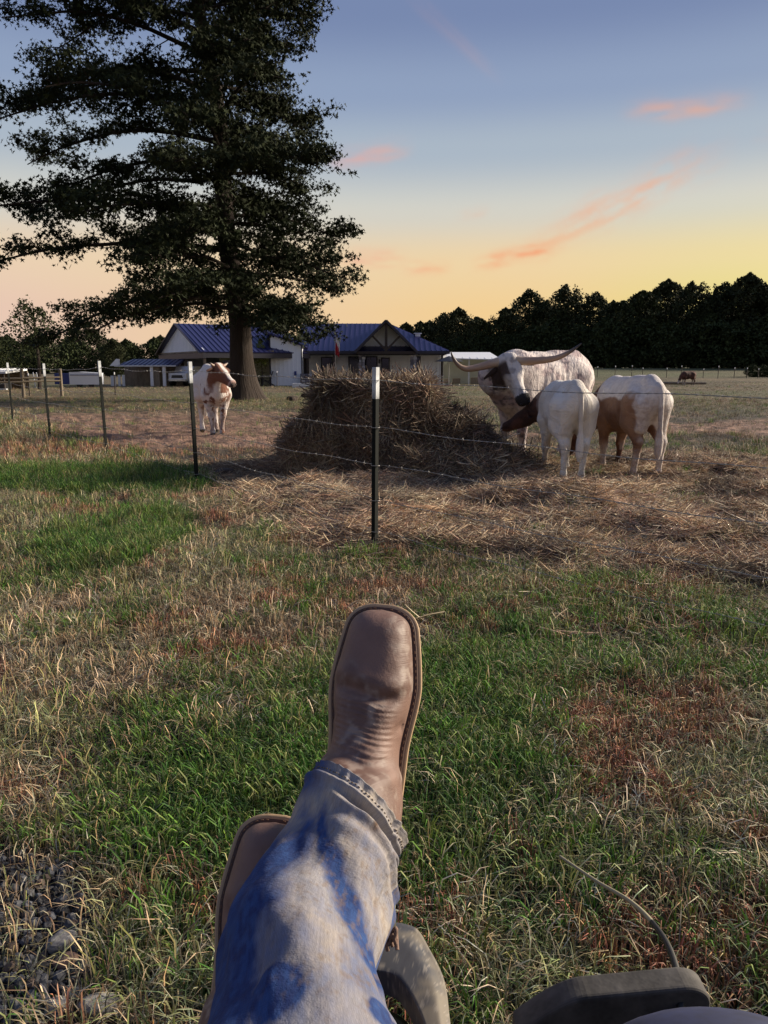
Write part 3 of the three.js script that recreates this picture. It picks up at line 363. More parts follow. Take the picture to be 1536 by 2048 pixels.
const roanCoat = (x, y, z, h) => { if (x > 0.5) return mix3([0.13, 0.055, 0.032], [0.07, 0.03, 0.02], speck(x, y, z, 6, 0.4, 0.6)); const back = step(1.05, 1.12, y + 0.4 * (fbm3(x * 4, y * 4, z * 4) - 0.5)), sp = speck(x, y, z, 24, 0.42, 0.6); return mix3(mix3(mix3([0.27, 0.16, 0.10], [0.17, 0.082, 0.048], speck(x, y, z, 4, 0.4, 0.62)), [0.62, 0.58, 0.55], Math.max(back, step(-0.66, -0.70, x + 0.15 * (fbm3(x * 6, y * 6, z * 6) - 0.5)) * 0.8, step(0.5, 0.3, y) * 0.5)), [0.20, 0.12, 0.08], sp * 0.35 * (1 - back * 0.6)); };
cattle('roan_calf', 'tan and white calf rightmost at the hay, head down in the straw', { at: [2.99, 0, -9.5], heading: yaw(-0.13, -0.99), scale: 0.885, stout: 0.90, group: herd, poll: V(1.02, 0.62, -0.34), muzzle: V(1.08, 0.20, -0.56), neckMid: V(0.80, 0.88, -0.15), coat: roanCoat, tailSwing: 0.03, legs: { hl: [0.12, 0.02], hr: [-0.05, 0], fl: [0.03, 0], fr: [0.14, 0] } });
cattle('spotted_calf', 'white calf with brown face and short horns facing the camera near the oak', { at: [-3.42, 0, -15.6], heading: yaw(0.36, 0.93), scale: 1.0, stout: 0.86, group: 'cattle standing away from the hay', poll: V(0.86, 1.36, 0.0), muzzle: V(1.20, 1.04, -0.22), neckMid: V(0.70, 1.20, 0.02), neckR: 0.9, legs: { fl: [0.05, 0.06], fr: [-0.02, -0.05], hl: [0.05, 0], hr: [-0.05, 0] }, tailSwing: 0.02,
  coat: (x, y, z, h) => { if (h.t > -0.1 && h.t < 1.25 && Math.abs(h.s) < 0.22 && x > 0.62 && y > 0.85) { if (h.t > 0.9) return mix3([0.40, 0.26, 0.22], [0.06, 0.035, 0.03], step(0.95, 1.02, h.t)); return mix3([0.68, 0.63, 0.58], [0.17, 0.070, 0.042], step(0.03, 0.06, Math.abs(h.s) + 0.03 * (fbm3(x * 12, y * 12, z * 12) - 0.5))); } const spot = step(0.60, 0.64, fbm3(x * 9 + 3, y * 9, z * 9)) * step(0.0, 0.3, x), chest = step(0.48, 0.62, x + 0.12 * (fbm3(x * 9, y * 9, z * 9) - 0.5)) * step(0.98, 0.8, y) * step(0.46, 0.56, fbm3(x * 9 + 2, y * 7, z * 9)), leg = step(0.7, 0.55, y) * step(0.5, 0.62, fbm3(x * 6, y * 4, z * 6)) * 0.7; return mix3([0.66, 0.61, 0.57], [0.15, 0.065, 0.040], Math.max(spot, chest, leg)); },
  earTone: [0.09, 0.04, 0.028], ear: { back: 0, drop: 0.02, len: 0.2 }, horns: [{ r: 0.034, pts: [[0.02, -0.02, 0.06], [0.0, 0.0, 0.14], [-0.06, 0.04, 0.22]] }, { r: 0.034, pts: [[0.02, -0.02, -0.06], [0.0, 0.0, -0.14], [-0.06, 0.04, -0.24]] }] });
const brownCoat = (x, y, z, h) => mix3(mix3([0.10, 0.040, 0.026], [0.045, 0.020, 0.015], speck(x, y, z, 4, 0.4, 0.6)), [0.58, 0.52, 0.48], step(0.62, 0.5, y) * step(0.45, 0.6, fbm3(x * 3, y * 3, z * 3)));
cattle('grazing_calf', 'small dark brown calf grazing far out in the right pasture', { at: [21.3, groundY(21.3, -55) - 0.01, -55], heading: yaw(-0.95, 0.3), scale: 0.72, group: 'cattle standing away from the hay', poll: V(1.05, 0.62, 0), muzzle: V(1.16, 0.20, 0.05), neckMid: V(0.80, 0.86, 0), coat: brownCoat, cell: 0.04 });
console.log('cattle');

// ---------------------------------------------------------------- trees
function starLeaf(rand, s) { // a five-pointed lobed leaf, slightly folded
  const pos = [0, 0, 0], idx = [], n = 10; for (let i = 0; i < n; i++) { const a = i / n * 6.283, r = (i % 2 ? 0.34 : 1) * s * (0.8 + 0.4 * rand()); pos.push(Math.cos(a) * r, (rand() - 0.5) * s * 0.25, Math.sin(a) * r * 0.75); } for (let i = 0; i < n; i++) idx.push(0, 1 + (i + 1) % n, 1 + i);
  const g = new THREE.BufferGeometry(); g.setAttribute('position', new THREE.Float32BufferAttribute(pos, 3)); g.setIndex(idx); g.computeVertexNormals(); return g;
}
function spray(rand, n, leaf, w, h) { const list = []; for (let i = 0; i < n; i++) { const g = starLeaf(rand, leaf * (0.7 + 0.6 * rand())); g.rotateX((rand() - 0.5) * 2.4); g.rotateZ((rand() - 0.5) * 2.4); g.rotateY(rand() * 6.28); const a = rand() * 6.28, r = Math.sqrt(rand()) * w; g.translate(Math.cos(a) * r, (rand() - 0.5) * h, Math.sin(a) * r); const v = 0.7 + 0.6 * rand(); colorize(g, () => [v, v, v * 0.9]); list.push(g); } return mergeGeometries(list); }
const barkMat = new THREE.MeshStandardMaterial({ color: col(0.040, 0.027, 0.020), roughness: 0.95, map: woodGrain, bumpMap: woodGrain, bumpScale: 0.05 });
const leafMat = new THREE.MeshPhysicalMaterial({ vertexColors: true, roughness: 0.8, side: THREE.DoubleSide, transmission: 0, specularIntensity: 0.3 });
{ // the oak
  const o = thing('oak_tree', 'large dark oak with layered branches standing behind the calf', 'tree', [-5.86, 0, -33]), rand = rng(2024), limbs = [], spots = [];
  const trunkX = y => -0.055 * y - 0.0016 * y * y, trunkR = y => 0.50 * (1 - y / 27) + 0.42 * Math.exp(-y / 0.55);
  { const pts = []; for (let y = -0.3; y < 24; y += 0.6) pts.push(V(trunkX(Math.max(0, y)) + 0.12 * Math.sin(y * 0.7) * step(1, 4, y), y, 0.1 * Math.sin(y * 0.5 + 1)));
    const g = tube(pts, 1, 90, 20, t => Math.max(0.04, trunkR(-0.3 + t * 24.0))), p = g.attributes.position; for (let i = 0; i < p.count; i++) { const x = p.getX(i), y = p.getY(i), z = p.getZ(i), cx = trunkX(Math.max(0, y)), a = Math.atan2(z, x - cx), k = 1 + 0.10 * Math.exp(-Math.max(0, y) / 0.8) * Math.sin(a * 5 + 0.6) + 0.05 * (noise3(Math.cos(a) * 6, y * 1.1, Math.sin(a) * 6) - 0.5); p.setXYZ(i, cx + (x - cx) * k, y, z * k); } g.computeVertexNormals(); g.attributes.uv && (() => { const u = g.attributes.uv; for (let i = 0; i < u.count; i++) u.setXY(i, u.getY(i) * 3, u.getX(i) * 12); })(); part('trunk', g, barkMat, o); }
  const reach = (y, a) => { // horizontal reach of the crown, longer to the left
    const c = Math.cos(a), side = c < 0 ? lerp(6.6, 10.0, -c) : lerp(6.6, 5.0, c), prof = y < 14 ? 0.97 + 0.05 * Math.sin(y * 1.3 + a * 2) : Math.max(0.08, 1 - (y - 14) / 12); return side * prof; };
  let az = 0.3;
  for (let y = 3.3; y < 24; y += 0.18 + 0.10 * rand()) {
    az += 2.4 + (rand() - 0.5) * 1.1; const low = 1 - step(4, 11, y); if (y < 3.6 && Math.cos(az) < 0.2) az = Math.PI * 2 * rand() * 0.2; if (y < 4.2 && Math.cos(az) < 0.2 && rand() < 0.4) continue;
    const R = reach(y, az) * (0.68 + 0.36 * rand()), base = V(trunkX(y), y, 0), pts = [], d = V(Math.cos(az), 0, Math.sin(az)), bend = (rand() - 0.5) * 0.5, lift = lerp(0.10, 0.62, step(4, 19, y)) + (rand() - 0.5) * 0.3, hang = (y < 6 && Math.cos(az) > 0 ? 0.26 : lerp(0.20, 0.42, step(5, 18, y))) + 0.1 * rand(); if (R < 0.5) continue;
    for (let i = 0; i <= 6; i++) { const t = i / 6; pts.push(base.clone().addScaledVector(d, R * t).add(V(-d.z * bend * R * t * t + (rand() - 0.5) * 0.12, R * (lift * t - hang * t * t) + 0.16 * (rand() - 0.5), d.x * bend * R * t * t + (rand() - 0.5) * 0.12))); }
    const r0 = 0.035 + 0.008 * R; limbs.push(tube(pts, 1, 10, 5, t => r0 * (1 - 0.85 * t) + 0.007)); const curve = new THREE.CatmullRomCurve3(pts), seconds = Math.round(5 + R * 1.25);
    for (let k = 0; k < seconds; k++) {
      const t = 0.10 + 0.90 * (k + rand()) / seconds, p = curve.getPoint(Math.min(1, t)), L = (0.9 + 1.5 * rand()) * (1.2 - 0.65 * t) * Math.min(1, R / 4 + 0.3), a = az + (k % 2 ? 1 : -1) * (0.35 + rand() * 0.9), up = (rand() - 0.45) * 1.1, q = p.clone().add(V(Math.cos(a) * L, up * L, Math.sin(a) * L)), m = p.clone().lerp(q, 0.5).add(V((rand() - 0.5) * 0.2, 0.12 * L, (rand() - 0.5) * 0.2)); limbs.push(tube([p, m, q], 1, 4, 3, s => 0.020 * (1 - s) + 0.006));
      const tw = 3 + Math.round(L * 2.2); for (let j = 0; j < tw; j++) { const u = 0.2 + 0.8 * (j + rand()) / tw, s0 = p.clone().lerp(q, u).add(V(0, 0.12 * L * 4 * u * (1 - u), 0)), l2 = 0.25 + 0.55 * rand(), a2 = rand() * 6.283, e = s0.clone().add(V(Math.cos(a2) * l2, (rand() - 0.5) * 0.9 * l2, Math.sin(a2) * l2)); const n = 2 + Math.floor(rand() * 3.7); for (let s = 0; s < n; s++) { const c = s0.clone().lerp(e, (s + rand()) / n); spots.push([c.x + (rand() - 0.5) * 0.4, c.y + (rand() - 0.5) * 0.36, c.z + (rand() - 0.5) * 0.4]); } }
    }
  }
  part('branches', limbs, barkMat, o);
  const variants = [0, 1, 2].map(k => spray(rng(300 + k), 7, 0.110, 0.36, 0.30)), groups = [[], [], []]; spots.forEach((s, i) => groups[i % 3].push(s));
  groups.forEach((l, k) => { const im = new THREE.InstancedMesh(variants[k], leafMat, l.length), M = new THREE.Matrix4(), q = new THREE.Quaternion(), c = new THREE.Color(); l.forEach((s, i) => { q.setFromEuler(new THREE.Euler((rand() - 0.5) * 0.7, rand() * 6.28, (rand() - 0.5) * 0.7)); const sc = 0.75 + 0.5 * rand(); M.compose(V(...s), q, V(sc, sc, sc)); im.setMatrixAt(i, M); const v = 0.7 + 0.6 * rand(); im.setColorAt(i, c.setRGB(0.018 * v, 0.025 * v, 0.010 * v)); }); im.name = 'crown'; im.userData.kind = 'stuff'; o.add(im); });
  console.log('oak', spots.length, limbs.length);
}
// distant trees: a few kinds built once, then placed singly
function treeKind(seed, { h, w, shape, leaf, n, tone, bare = 0.12, lobes = 26, hole = 0.36 }) {
  const rand = rng(seed), o = new THREE.Group(), trunk = [tube([V(0, -0.4, 0), V(0.1, h * 0.3, 0), V(0.05, h * 0.6, 0.1), V(0, h * 0.86, 0)], 1, 8, 6, t => (0.20 * (1 - t) + 0.04) * h / 11)], list = [], c = [];
  const lob = []; for (let i = 0; i < lobes; i++) { const t = (i + rand()) / lobes, y = h * (bare + (1 - bare) * t * 0.95), R = w * shape(t) * Math.sqrt(Math.max(0, 1 - t ** 5)) * (0.55 + 0.5 * rand()), a = rand() * 6.28, x = Math.cos(a) * R, z = Math.sin(a) * R; lob.push([x, y, z, Math.max(0.35, (0.11 + 0.11 * rand()) * w * (0.5 + shape(t)) * (1.1 - 0.5 * t))]); if (i % 2 && t < 0.7) trunk.push(rod(V(0.05, y * 0.86, 0), V(x * 0.85, y, z * 0.85), 0.035 * h / 11, 0.012, 4)); }
  const pos = []; let made = 0; for (let i = 0; made < n && i < n * 6; i++) { const t = rand(), a = rand() * 6.283, ca = Math.cos(a), sa = Math.sin(a), R = w * shape(t) * Math.sqrt(Math.max(0, 1 - t ** 5)) * (0.55 + 0.85 * noise3(ca * 2.1 + seed, t * 7, sa * 2.1)), r = R * Math.sqrt(0.04 + 0.96 * rand()) * (rand() < 0.12 ? 1.22 : 1), x = ca * r, y = h * (bare + (1 - bare) * t) + (rand() - 0.5) * 0.3, z = sa * r, s = leaf * (0.45 + 0.8 * rand()); if (fbm3(x * 0.85 + seed, y * 0.85, z * 0.85, 2) < hole + 0.10 * t) continue; made++;
    const u = V(rand() - 0.5, rand() - 0.5, rand() - 0.5).normalize(), v = V(rand() - 0.5, rand() - 0.5, rand() - 0.5).cross(u).normalize(); pos.push(x + u.x * s, y + u.y * s, z + u.z * s, x - u.x * s * 0.5 + v.x * s * 0.6, y - u.y * s * 0.5 + v.y * s * 0.6, z - u.z * s * 0.5 + v.z * s * 0.6, x - u.x * s * 0.5 - v.x * s * 0.6, y - u.y * s * 0.5 - v.y * s * 0.6, z - u.z * s * 0.5 - v.z * s * 0.6); const k = 0.6 + 0.8 * rand(); for (let m = 0; m < 3; m++) c.push(tone[0] * k, tone[1] * k, tone[2] * k); }
  const g = new THREE.BufferGeometry(); g.setAttribute('position', new THREE.Float32BufferAttribute(pos, 3)); g.setAttribute('color', new THREE.Float32BufferAttribute(c, 3)); g.computeVertexNormals();
  part('trunk', trunk, barkMat, o); part('crown', g, leafMat, o); return o;
}
const roundCrown = t => Math.sqrt(Math.max(0, 1 - (1.9 * (t - 0.45)) ** 2)) * 0.9 + 0.1, coneCrown = t => Math.max(0.1, 1 - 0.85 * t), tallCrown = t => 0.75 + 0.25 * Math.sin(t * 3.1) - 0.15 * step(0.75, 1, t);
const kinds = [
  treeKind(11, { h: 11, w: 4.4, shape: roundCrown, leaf: 0.26, n: 9500, tone: [0.030, 0.036, 0.014], bare: 0.03, lobes: 64 }),
  treeKind(12, { h: 12, w: 3.6, shape: tallCrown, leaf: 0.25, n: 9500, tone: [0.026, 0.034, 0.014], bare: 0.02, lobes: 66 }),
  treeKind(13, { h: 10, w: 4.0, shape: tallCrown, leaf: 0.24, n: 9000, tone: [0.034, 0.042, 0.014], bare: 0.02, lobes: 60 }),
  treeKind(14, { h: 13, w: 2.9, shape: coneCrown, leaf: 0.24, n: 8500, tone: [0.022, 0.034, 0.016], bare: 0.04, lobes: 66 }),
  treeKind(15, { h: 5, w: 2.6, shape: roundCrown, leaf: 0.20, n: 5000, tone: [0.032, 0.044, 0.016], bare: 0.0, lobes: 40 })];
function plantTree(kind, x, z, s, turn, name, label, group, sy = 1) { const c = kinds[kind].clone(); c.name = numbered(name); scene.add(c); c.position.set(x, groundY(x, z), z); c.rotation.y = turn; c.scale.set(s, s * sy, s); return tag(c, label, 'tree', group); }
{
  const rand = rng(88), names = ['round_tree', 'tall_tree', 'broad_tree', 'pine_tree', 'shrub'], nth = ['first', 'second', 'third', 'fourth', 'fifth', 'sixth', 'seventh', 'eighth', 'ninth', 'tenth', 'eleventh', 'twelfth', 'thirteenth', 'fourteenth', 'fifteenth', 'sixteenth', 'seventeenth', 'eighteenth', 'nineteenth', 'twentieth'], words = ['round-crowned', 'tall full', 'broad', 'pointed', 'low bushy'];
  // the wood on the right: px is only a note of where its skyline stands; trees are placed in metres
  const line = []; for (let i = 0; i < 19; i++) { const t = i / 18; line.push([lerp(56, 3.5, t) + (rand() - 0.5) * 2, lerp(-98, -128, t) + (rand() - 0.5) * 5, lerp(1.06, 0.84, step(0, 0.9, t)) * (0.9 + 0.2 * rand()), [0, 1, 2, 0, 2][Math.floor(rand() * 5)]]); }
  line.forEach(([x, z, s, k], i) => plantTree(k, x, z, s, rand() * 6.28, names[k], words[k] + ' dark tree, ' + nth[i] + ' from the right in the front row of the wood', 'trees of the wood behind the pasture'));
  for (let i = 0; i < 15; i++) { const t = i / 14, k = [1, 0, 2][i % 3]; plantTree(k, lerp(66, 2, t) + (rand() - 0.5) * 3, lerp(-106, -138, t), lerp(1.02, 0.82, t), rand() * 6.28, names[k], 'dark tree in the back row of the wood behind the pasture', 'back row trees of the wood'); }
  for (let i = 0; i < 16; i++) { const t = i / 15; plantTree(4, lerp(54, 5, t) + (rand() - 0.5) * 2, lerp(-94, -123, t), 1.0 + 0.4 * rand(), rand() * 6.28, 'shrub', 'low dark bush at the foot of the wood, ' + nth[i] + ' from the right', 'bushes along the foot of the wood'); }
  // the far belt on the left and behind the house
  for (let i = 0; i < 20; i++) { const t = i / 19, k = [0, 2, 1, 2, 4][i % 5], s = (k === 4 ? 1.5 : 0.72) * (0.75 + 0.45 * rand()); plantTree(k, lerp(-108, 6, t) + (rand() - 0.5) * 4, lerp(-185, -165, t) + (rand() - 0.5) * 8, s, rand() * 6.28, names[k], 'small distant tree in the far belt behind the house, ' + nth[i] + ' from the left', 'far belt of trees'); }
  for (let i = 0; i < 12; i++) plantTree(4, -92 + i * 5.2 + rand() * 2, -172 + rand() * 6, 1.1 + 0.6 * rand(), rand() * 6, 'shrub', 'distant bush in the far belt beyond the left sheds, ' + nth[i] + ' from the left', 'far belt bushes');
  plantTree(2, -60, -120, 0.66, 1.1, 'broad_tree', 'broad green tree behind the wooden rail fence at the left'); plantTree(0, -40.5, -118, 0.52, 2.2, 'round_tree', 'round green tree behind the white trailer');
}
{ // the slim open tree at the left and the sapling by the wall
  const slim = treeKind(31, { h: 6.2, w: 1.9, shape: t => 0.75 + 0.35 * Math.sin(t * 5), leaf: 0.11, n: 3400, tone: [0.036, 0.048, 0.018], bare: 0.2, lobes: 20, hole: 0.44 }); slim.name = numbered('slim_tree'); slim.position.set(-22, 0, -50); scene.add(slim); tag(slim, 'slim open-crowned tree at the left edge under the oak branches', 'tree');
  const sap = treeKind(33, { h: 3.4, w: 0.75, shape: t => 0.95 - 0.5 * t, leaf: 0.085, n: 900, tone: [0.14, 0.17, 0.04], bare: 0.25, lobes: 14 }); sap.name = numbered('sapling'); sap.position.set(-9.45, 0, -60.4); scene.add(sap); tag(sap, 'yellow green sapling in front of the pale siding wall', 'tree');
}
console.log('trees');

// ---------------------------------------------------------------- the house and the things round it
const M = {
  siding: mat([0.78, 0.82, 0.86], 0.6), roof: mat([0.032, 0.034, 0.115], 0.38, { metalness: 0.25 }), trim: mat([0.02, 0.02, 0.035], 0.5), timber: mat([0.045, 0.032, 0.026], 0.8, { map: woodGrain }), dark: mat([0.014, 0.013, 0.014], 0.8), warmLitWall: mat([0.60, 0.62, 0.46], 0.65), glass: mat([0.010, 0.012, 0.014], 0.08), frame: mat([0.60, 0.62, 0.64], 0.5), white: mat([0.72, 0.74, 0.76], 0.6), stone: [mat([0.10, 0.10, 0.12], 0.9), mat([0.30, 0.31, 0.34], 0.9), mat([0.20, 0.19, 0.21], 0.9), mat([0.42, 0.42, 0.43], 0.9)], concrete: mat([0.34, 0.33, 0.31], 0.9, { map: fineGrain }), wood: mat([0.27, 0.22, 0.16], 0.85, { map: woodGrain }), blue: mat([0.03, 0.05, 0.20], 0.55), black: mat([0.012, 0.012, 0.014], 0.5), steel: mat([0.35, 0.36, 0.38], 0.35, { metalness: 0.8 }) };
// a wall of upright ribs: outline in (x, y), ribs stand proud
function ribbed(outline, pitch, z, rib = 0.035) { // outline top as function x -> y between x0 and x1
  const [x0, x1, y0, top] = outline, list = []; for (let x = x0; x < x1 - 1e-3; x += pitch) { const b = Math.min(x1, x + pitch), s = new THREE.Shape(); s.moveTo(x, y0); s.lineTo(b, y0); s.lineTo(b, top(b)); s.lineTo(x, top(x)); s.closePath(); const g = new THREE.ExtrudeGeometry(s, { depth: 0.06, bevelEnabled: false }); g.translate(0, 0, z - 0.06); list.push(g); const r = new THREE.Shape(), e = x + pitch * 0.30; r.moveTo(x + 0.005, y0 + 0.01); r.lineTo(e, y0 + 0.01); r.lineTo(e, top(e) - 0.02); r.lineTo(x + 0.005, top(x) - 0.02); r.closePath(); const q = new THREE.ExtrudeGeometry(r, { depth: rib, bevelEnabled: false }); q.translate(0, 0, z - 0.005); list.push(q); }
  return list;
}
// a sheet of roofing between four corners (eave left, eave right, ridge right, ridge left) with raised seams running up it
function roofSheet(a, b, c, d, pitch, thick = 0.08, seam = 0.05) {
  const sheet = [], n = b.clone().sub(a).cross(d.clone().sub(a)).normalize(); if (n.y < 0) n.negate();
  const g = new THREE.BufferGeometry(), lo = [a, b, c, d].map(p => p.clone().addScaledVector(n, -thick)), hi = [a, b, c, d], pos = [], quad = (p, q, r, s) => { for (const v of [p, q, r, p, r, s]) pos.push(v.x, v.y, v.z); }; quad(...hi); quad(lo[3], lo[2], lo[1], lo[0]); for (let i = 0; i < 4; i++) { const j = (i + 1) % 4; quad(hi[j], hi[i], lo[i], lo[j]); }
  g.setAttribute('position', new THREE.Float32BufferAttribute(pos, 3)); g.setAttribute('uv', new THREE.Float32BufferAttribute(new Float32Array(pos.length / 3 * 2), 2)); g.computeVertexNormals(); sheet.push(g);
  const seams = [], len = Math.max(a.distanceTo(b), d.distanceTo(c)), m = Math.round(len / pitch); const along = b.clone().sub(a).normalize(), up = n.clone().cross(along).normalize(); if (up.y < 0) up.negate();
  const inside = (s, t) => s; // seams follow the fall of the roof and stop at its hips
  const loc = p => { const v = p.clone().sub(a); return [v.dot(along), v.dot(up)]; }, Q = [a, b, c, d].map(loc), x0 = Math.min(...Q.map(q => q[0])), x1 = Math.max(...Q.map(q => q[0]));
  for (let x = x0 + pitch * 0.5; x < x1; x += pitch) { const hits = []; for (let i = 0; i < 4; i++) { const p = Q[i], q = Q[(i + 1) % 4]; if ((p[0] - x) * (q[0] - x) < 0) hits.push(p[1] + (q[1] - p[1]) * (x - p[0]) / (q[0] - p[0])); } if (hits.length < 2) continue; const y0 = Math.min(...hits), y1 = Math.max(...hits); if (y1 - y0 < 0.15) continue; const at = y => a.clone().addScaledVector(along, x).addScaledVector(up, y).addScaledVector(n, seam * 0.4); seams.push(bar(at(y0 + 0.03), at(y1 - 0.03), seam, seam)); }
  return [sheet, seams];
}
function roofPart(name, o, m, ...args) { const [s, k] = roofSheet(...args), r = part(name, s, m, o); if (k.length) part('roof_seams', k, m, r).userData.kind = 'stuff'; return r; }
{
  const o = thing('ranch_house', 'long ranch house with blue metal roof, timber entry gable and stone columns', 'house', [0, 0, -62]);
  const gY = 0;
  // main block: siding wall behind the porch
  const wallZ = -2.2, eaveY = 2.62;
  part('wall', ribbed([-6.3, -0.2 + 5.0, gY, x => 2.75], 0.33, wallZ), M.siding, o);
  part('side_wall', box(0.1, 2.75, 7.5, 4.8, 1.375, wallZ - 3.9), M.siding, o); part('back_wall', box(11.0, 2.75, 0.1, -0.7, 1.375, wallZ - 7.6), M.siding, o);
  const opening = (name, x, y, w, h, panes) => { const f = part(name, [box(w + 0.16, 0.08, 0.1, x, y + h / 2 + 0.04, wallZ + 0.05), box(w + 0.16, 0.08, 0.1, x, y - h / 2 - 0.04, wallZ + 0.05), box(0.08, h, 0.1, x - w / 2 - 0.04, y, wallZ + 0.05), box(0.08, h, 0.1, x + w / 2 + 0.04, y, wallZ + 0.05)], M.trim, o); for (let i = 0; i < panes; i++) part('pane', box(w / panes - 0.03, h, 0.03, x - w / 2 + (i + 0.5) * w / panes, y, wallZ + 0.045), M.glass, f); return f; };
  opening('window', -2.45, 1.45, 0.75, 1.5, 1); opening('window', -1.1, 1.4, 0.98, 1.6, 2); opening('window', 2.6, 1.45, 0.6, 1.5, 2); const dr = opening('door', 0.12, 1.1, 0.55, 2.0, 1); part('handle', box(0.04, 0.12, 0.06, 0.32, 1.0, wallZ + 0.1), M.steel, dr); const d2 = opening('door', -4.65, 1.1, 0.8, 2.1, 1); part('handle', box(0.04, 0.12, 0.06, -4.34, 1.0, wallZ + 0.1), M.steel, d2);
  for (const x of [-0.36, -3.95]) part('wall_lamp', [box(0.12, 0.28, 0.12, x, 1.85, wallZ + 0.12), box(0.06, 0.06, 0.1, x, 2.02, wallZ + 0.06)], M.black, o);
  // porch slab, posts and beam
  part('porch_floor', box(11.2, 0.12, 2.9, -0.75, 0.06, -0.75), M.concrete, o); part('porch_beam', box(11.0, 0.22, 0.2, -0.8, 2.44, 0.2), M.trim, o);
  for (const x of [-6.2, -3.9, 4.55]) part('porch_post', box(0.16, 2.33, 0.16, x, 1.17, 0.2), M.timber, o);
  // stone columns built stone by stone
  for (const cx of [-1.72, 2.28]) { const c = part('stone_column', box(0.40, 2.3, 0.40, cx, 1.15, 0.72), M.stone[0], o), r = rng(Math.round(cx * 100 + 900)); for (let y = 0.02; y < 2.25; y += 0.22) for (let k = 0; k < 2; k++) { const w = 0.16 + 0.12 * r(); part('stone', box(w, 0.18 + 0.04 * r(), 0.07, cx - 0.13 + k * 0.26 + (r() - 0.5) * 0.04, y + 0.1, 0.93 + 0.02 * r()), M.stone[Math.floor(r() * 4)], c); } part('column_cap', box(0.56, 0.08, 0.56, cx, 2.36, 0.72), M.trim, c); }
  // roofs: left slope, entry gable, right hip
  const R = (x, y, z) => V(x, y, z), yE = 2.66, yR = 5.05, zR = -5.2;
  roofPart('roof', o, M.roof, R(-6.9, yE, 0.5), R(5.1, yE, 0.5), R(0.4, yR, zR), R(-6.9, yR, zR), 0.40);
  roofPart('roof', o, M.roof, R(5.1, yE, 0.5), R(5.1, yE, -10.9), R(0.4, yR, zR), R(0.4, yR, zR - 0.01), 0.40);
  roofPart('roof', o, M.roof, R(5.1, yE, -10.9), R(-6.9, yE, -10.9), R(-6.9, yR, zR), R(0.4, yR, zR), 0.40);
  part('fascia', [box(12.0, 0.2, 0.05, -0.9, yE - 0.12, 0.52), box(0.05, 0.2, 11.3, 5.12, yE - 0.12, -5.2)], M.trim, o);
  // entry gable with open timber truss
  const gx = 0.16, gz = 1.5, gh = 4.95, gw = 2.42, base = 2.58;
  roofPart('gable_roof', o, M.roof, R(gx - gw, base, gz), R(gx - gw, base, -4.9), R(gx, gh, -4.9), R(gx, gh, gz), 0.40); roofPart('gable_roof', o, M.roof, R(gx + gw, base, -4.9), R(gx + gw, base, gz), R(gx, gh, gz), R(gx, gh, -4.9), 0.40);
  part('gable_wall', ribbed([gx - gw + 0.25, gx + gw - 0.25, base, x => base + 0.02 + (gh - base - 0.2) * (1 - Math.abs(x - gx) / gw)], 0.3, -0.4), M.siding, o);
  const truss = part('timber_truss', bar(V(gx - gw + 0.15, base - 0.08, gz - 0.2), V(gx + gw - 0.15, base - 0.08, gz - 0.2), 0.2, 0.22), M.timber, o); part('king_post', bar(V(gx, base, gz - 0.2), V(gx, gh - 0.25, gz - 0.2), 0.2, 0.2), M.timber, truss); for (const s of [-1, 1]) { part('brace', bar(V(gx, base + 0.1, gz - 0.19), V(gx + s * 1.05, base + 1.18, gz - 0.19), 0.15, 0.16), M.timber, truss); part('rafter', bar(V(gx + s * (gw - 0.1), base, gz - 0.18), V(gx + s * 0.05, gh - 0.16, gz - 0.18), 0.16, 0.2), M.timber, truss); part('barge_board', bar(V(gx + s * gw, base - 0.06, gz + 0.02), V(gx, gh - 0.04, gz + 0.02), 0.18, 0.05), M.trim, truss); }
  part('roof_vent', [box(0.4, 0.22, 0.4, 2.75, 3.98, -2.6), box(0.62, 0.06, 0.62, 2.75, 4.12, -2.6)], M.white, o);
  // front-facing wing wall left of the porch
  part('wing_wall', ribbed([-8.75, -6.35, gY, x => 3.02 + 0.34 * (-6.35 - x)], 0.33, 1.2), M.siding, o); part('wing_side_wall', box(0.08, 3.0, 3.6, -6.36, 1.5, -0.65), M.siding, o);
  roofPart('wing_roof', o, M.roof, R(-6.0, 3.0, 1.5), R(-6.0, 3.0, -6), R(-9.3, 4.13, -6), R(-9.3, 4.13, 1.5), 0.4); part('wing_corner_trim', [box(0.1, 3.7, 0.1, -8.78, 1.85, 1.22), box(0.08, 3.0, 0.08, -6.34, 1.5, 1.24)], M.trim, o); part('meter_box', box(0.16, 0.3, 0.1, -6.85, 0.95, 1.28), M.blue, o);
  // recessed wall with a window, warm porch light painted into its siding colour
  part('recessed_wall', ribbed([-13.2, -8.8, gY, x => 2.5], 0.3, -1.2), M.warmLitWall, o); const rw = part('window', [box(0.86, 0.08, 0.1, -12.5, 1.92, -1.12), box(0.86, 0.08, 0.1, -12.5, 1.18, -1.12), box(0.08, 0.66, 0.1, -12.89, 1.55, -1.12), box(0.08, 0.66, 0.1, -12.11, 1.55, -1.12)], M.frame, o); part('pane', box(0.7, 0.66, 0.03, -12.5, 1.55, -1.12), M.glass, rw); part('porch_ceiling', box(5.0, 0.1, 3.4, -10.9, 2.6, 0.4), M.wood, o);
  // carport wing on the left, turned towards the pasture
  const w = new THREE.Group(); w.name = 'carport_wing'; w.position.set(-15.9, 0, 0.2); w.rotation.y = 32 * Math.PI / 180; o.add(w); // its own axes: ridge along x
  const hw = 5.6, rY = 4.75, eY = 2.52; // half width, ridge, eave
  const rp = (name, ...a) => { const [s, k] = roofSheet(...a); part(name, s, M.roof, w); part('roof_seams', k, M.roof, w).userData.kind = 'stuff'; };
